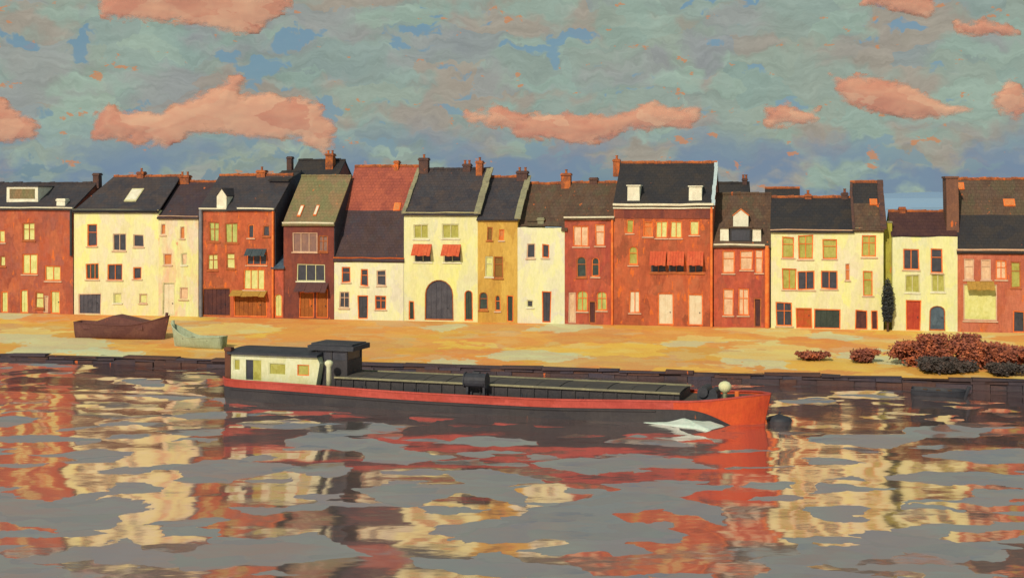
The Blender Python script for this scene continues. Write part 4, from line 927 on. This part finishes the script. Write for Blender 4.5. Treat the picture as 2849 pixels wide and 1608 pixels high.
# ------------------------------------------------------------------ pink evening clouds, lumpy bodies a kilometre off
def cloud(pts, label, dist, seed, thick=9):
    P = [((x*1.106-CX)/FPX*dist, (YH-y*1.106)/FPX*dist) for x, y in pts]
    xs = [p[0] for p in P]; zs = [p[1] for p in P]; st = 1.2; pad = 8
    nx, nz = int((max(xs)-min(xs)+2*pad)/st)+1, int((max(zs)-min(zs)+2*pad)/st)+1; x0, z0 = min(xs)-pad, min(zs)-pad
    E = [(P[i], P[(i+1) % len(P)]) for i in range(len(P))]
    def sd(x, z):
        ins = False; d = 1e9
        for (ax, az), (bx, bz) in E:
            if (az > z) != (bz > z) and x < (bx-ax)*(z-az)/(bz-az)+ax: ins = not ins
            dx, dz = bx-ax, bz-az; t = max(0, min(1, ((x-ax)*dx+(z-az)*dz)/(dx*dx+dz*dz+1e-9))); q = (x-ax-t*dx)**2+(z-az-t*dz)**2
            if q < d: d = q
        return math.sqrt(d)*(1 if ins else -1)
    m = MB(); idx = {}; val = {}; den = []
    for j in range(nz+1):
        for i in range(nx+1):
            x, z = x0+i*st, z0+j*st
            v = sd(x, z)+2.5+3.0*mnoise.noise(Vector((x*.07, z*.11, seed)))+1.6*mnoise.noise(Vector((x*.25, z*.32, seed+9)))
            val[i, j] = v
    keep = [(i, j) for j in range(nz) for i in range(nx) if min(val[i, j], val[i+1, j], val[i, j+1], val[i+1, j+1]) > 0]
    if not keep: return
    def vert(i, j, s):
        k = (i, j, s)
        if k not in idx:
            x, z = x0+i*st, z0+j*st; v = max(0, val[i, j]); t = thick*(1-math.exp(-v/14))*.5
            lump = (1+.35*mnoise.noise(Vector((x*.03, z*.05, seed+4)))+.10*mnoise.noise(Vector((x*.08, z*.12, seed+2))))
            y = (-t*lump if s == 0 else t*.8)
            idx[k] = len(m.v); m.v.append((x, y, z)); den.append(min(1, v/10))
        return idx[k]
    ks = set(keep)
    for i, j in keep:
        m.f.append((vert(i, j, 0), vert(i+1, j, 0), vert(i+1, j+1, 0), vert(i, j+1, 0))); m.f.append((vert(i, j, 1), vert(i, j+1, 1), vert(i+1, j+1, 1), vert(i+1, j, 1)))
        for (di, dj, a, b) in ((-1, 0, (0, 1), (0, 0)), (1, 0, (1, 0), (1, 1)), (0, -1, (0, 0), (1, 0)), (0, 1, (1, 1), (0, 1))):
            if (i+di, j+dj) not in ks: m.f.append((vert(i+a[0], j+a[1], 0), vert(i+a[0], j+a[1], 1), vert(i+b[0], j+b[1], 1), vert(i+b[0], j+b[1], 0)))
    cxm, czm = (min(xs)+max(xs))/2, (min(zs)+max(zs))/2
    m.v = [(x-cxm, y, z-czm) for x, y, z in m.v]
    o = m.build('cloud', 'cloud', None, True); at = o.data.attributes.new('vapour', 'FLOAT', 'POINT'); at.data.foreach_set('value', den); o.location = (cxm, dist, CAMH+czm); tag(o, label, 'cloud', 'pink evening clouds')
cloud([(230, 345), (240, 290), (270, 270), (300, 280), (350, 285), (420, 275), (440, 262), (480, 250), (520, 235), (560, 210), (590, 190), (608, 200), (605, 235), (680, 232), (720, 240), (770, 250), (800, 265), (820, 295), (845, 330), (840, 370), (815, 385), (760, 350), (700, 345), (640, 345), (560, 335), (490, 335), (440, 360), (420, 372), (370, 360), (300, 355), (250, 350)], 'largest salmon-pink cloud, peaked in the middle, over the left houses', 900, 1)
cloud([(250, -60), (690, -60), (735, 12), (700, 45), (655, 70), (620, 88), (560, 80), (500, 60), (420, 55), (380, 50), (340, 55), (300, 52), (255, 45)], 'long peach cloud cut by the top edge at the left', 940, 2)
cloud([(-90, 235), (5, 250), (60, 290), (98, 312), (90, 345), (40, 355), (-90, 365)], 'pink cloud cut by the left edge of the picture', 920, 3)
cloud([(1172, 282), (1230, 285), (1245, 260), (1280, 280), (1330, 290), (1420, 285), (1560, 290), (1600, 270), (1640, 256), (1700, 275), (1757, 270), (1762, 302), (1740, 322), (1650, 322), (1560, 332), (1530, 352), (1480, 367), (1440, 362), (1400, 350), (1330, 350), (1260, 322), (1178, 317)], 'long flat pink cloud over the middle of the row, above the big brick house', 930, 4)
cloud([(1926, 266), (1990, 267), (2030, 283), (2062, 271), (2058, 303), (2000, 313), (1928, 323)], 'short fish-shaped pink cloud between the middle and right clouds', 950, 5, 9)
cloud([(2088, 186), (2140, 192), (2210, 197), (2280, 212), (2330, 237), (2380, 262), (2445, 278), (2400, 288), (2300, 303), (2200, 284), (2130, 258), (2108, 222)], 'slanting pink cloud in the right part of the sky', 910, 6)
cloud([(2496, 240), (2536, 198), (2572, 228), (2600, 270), (2558, 303), (2498, 272)], 'small dusky pink cloud at the right edge', 930, 7, 10)
cloud([(2160, -40), (2352, -40), (2350, 25), (2330, 47), (2295, 40), (2240, 25), (2170, 10)], 'dusky pink cloud cut by the top edge at the right', 940, 8, 10)
cloud([(2405, 58), (2470, 48), (2545, 70), (2560, 82), (2500, 92), (2410, 84)], 'narrow pink cloud near the top right corner', 950, 9, 9)
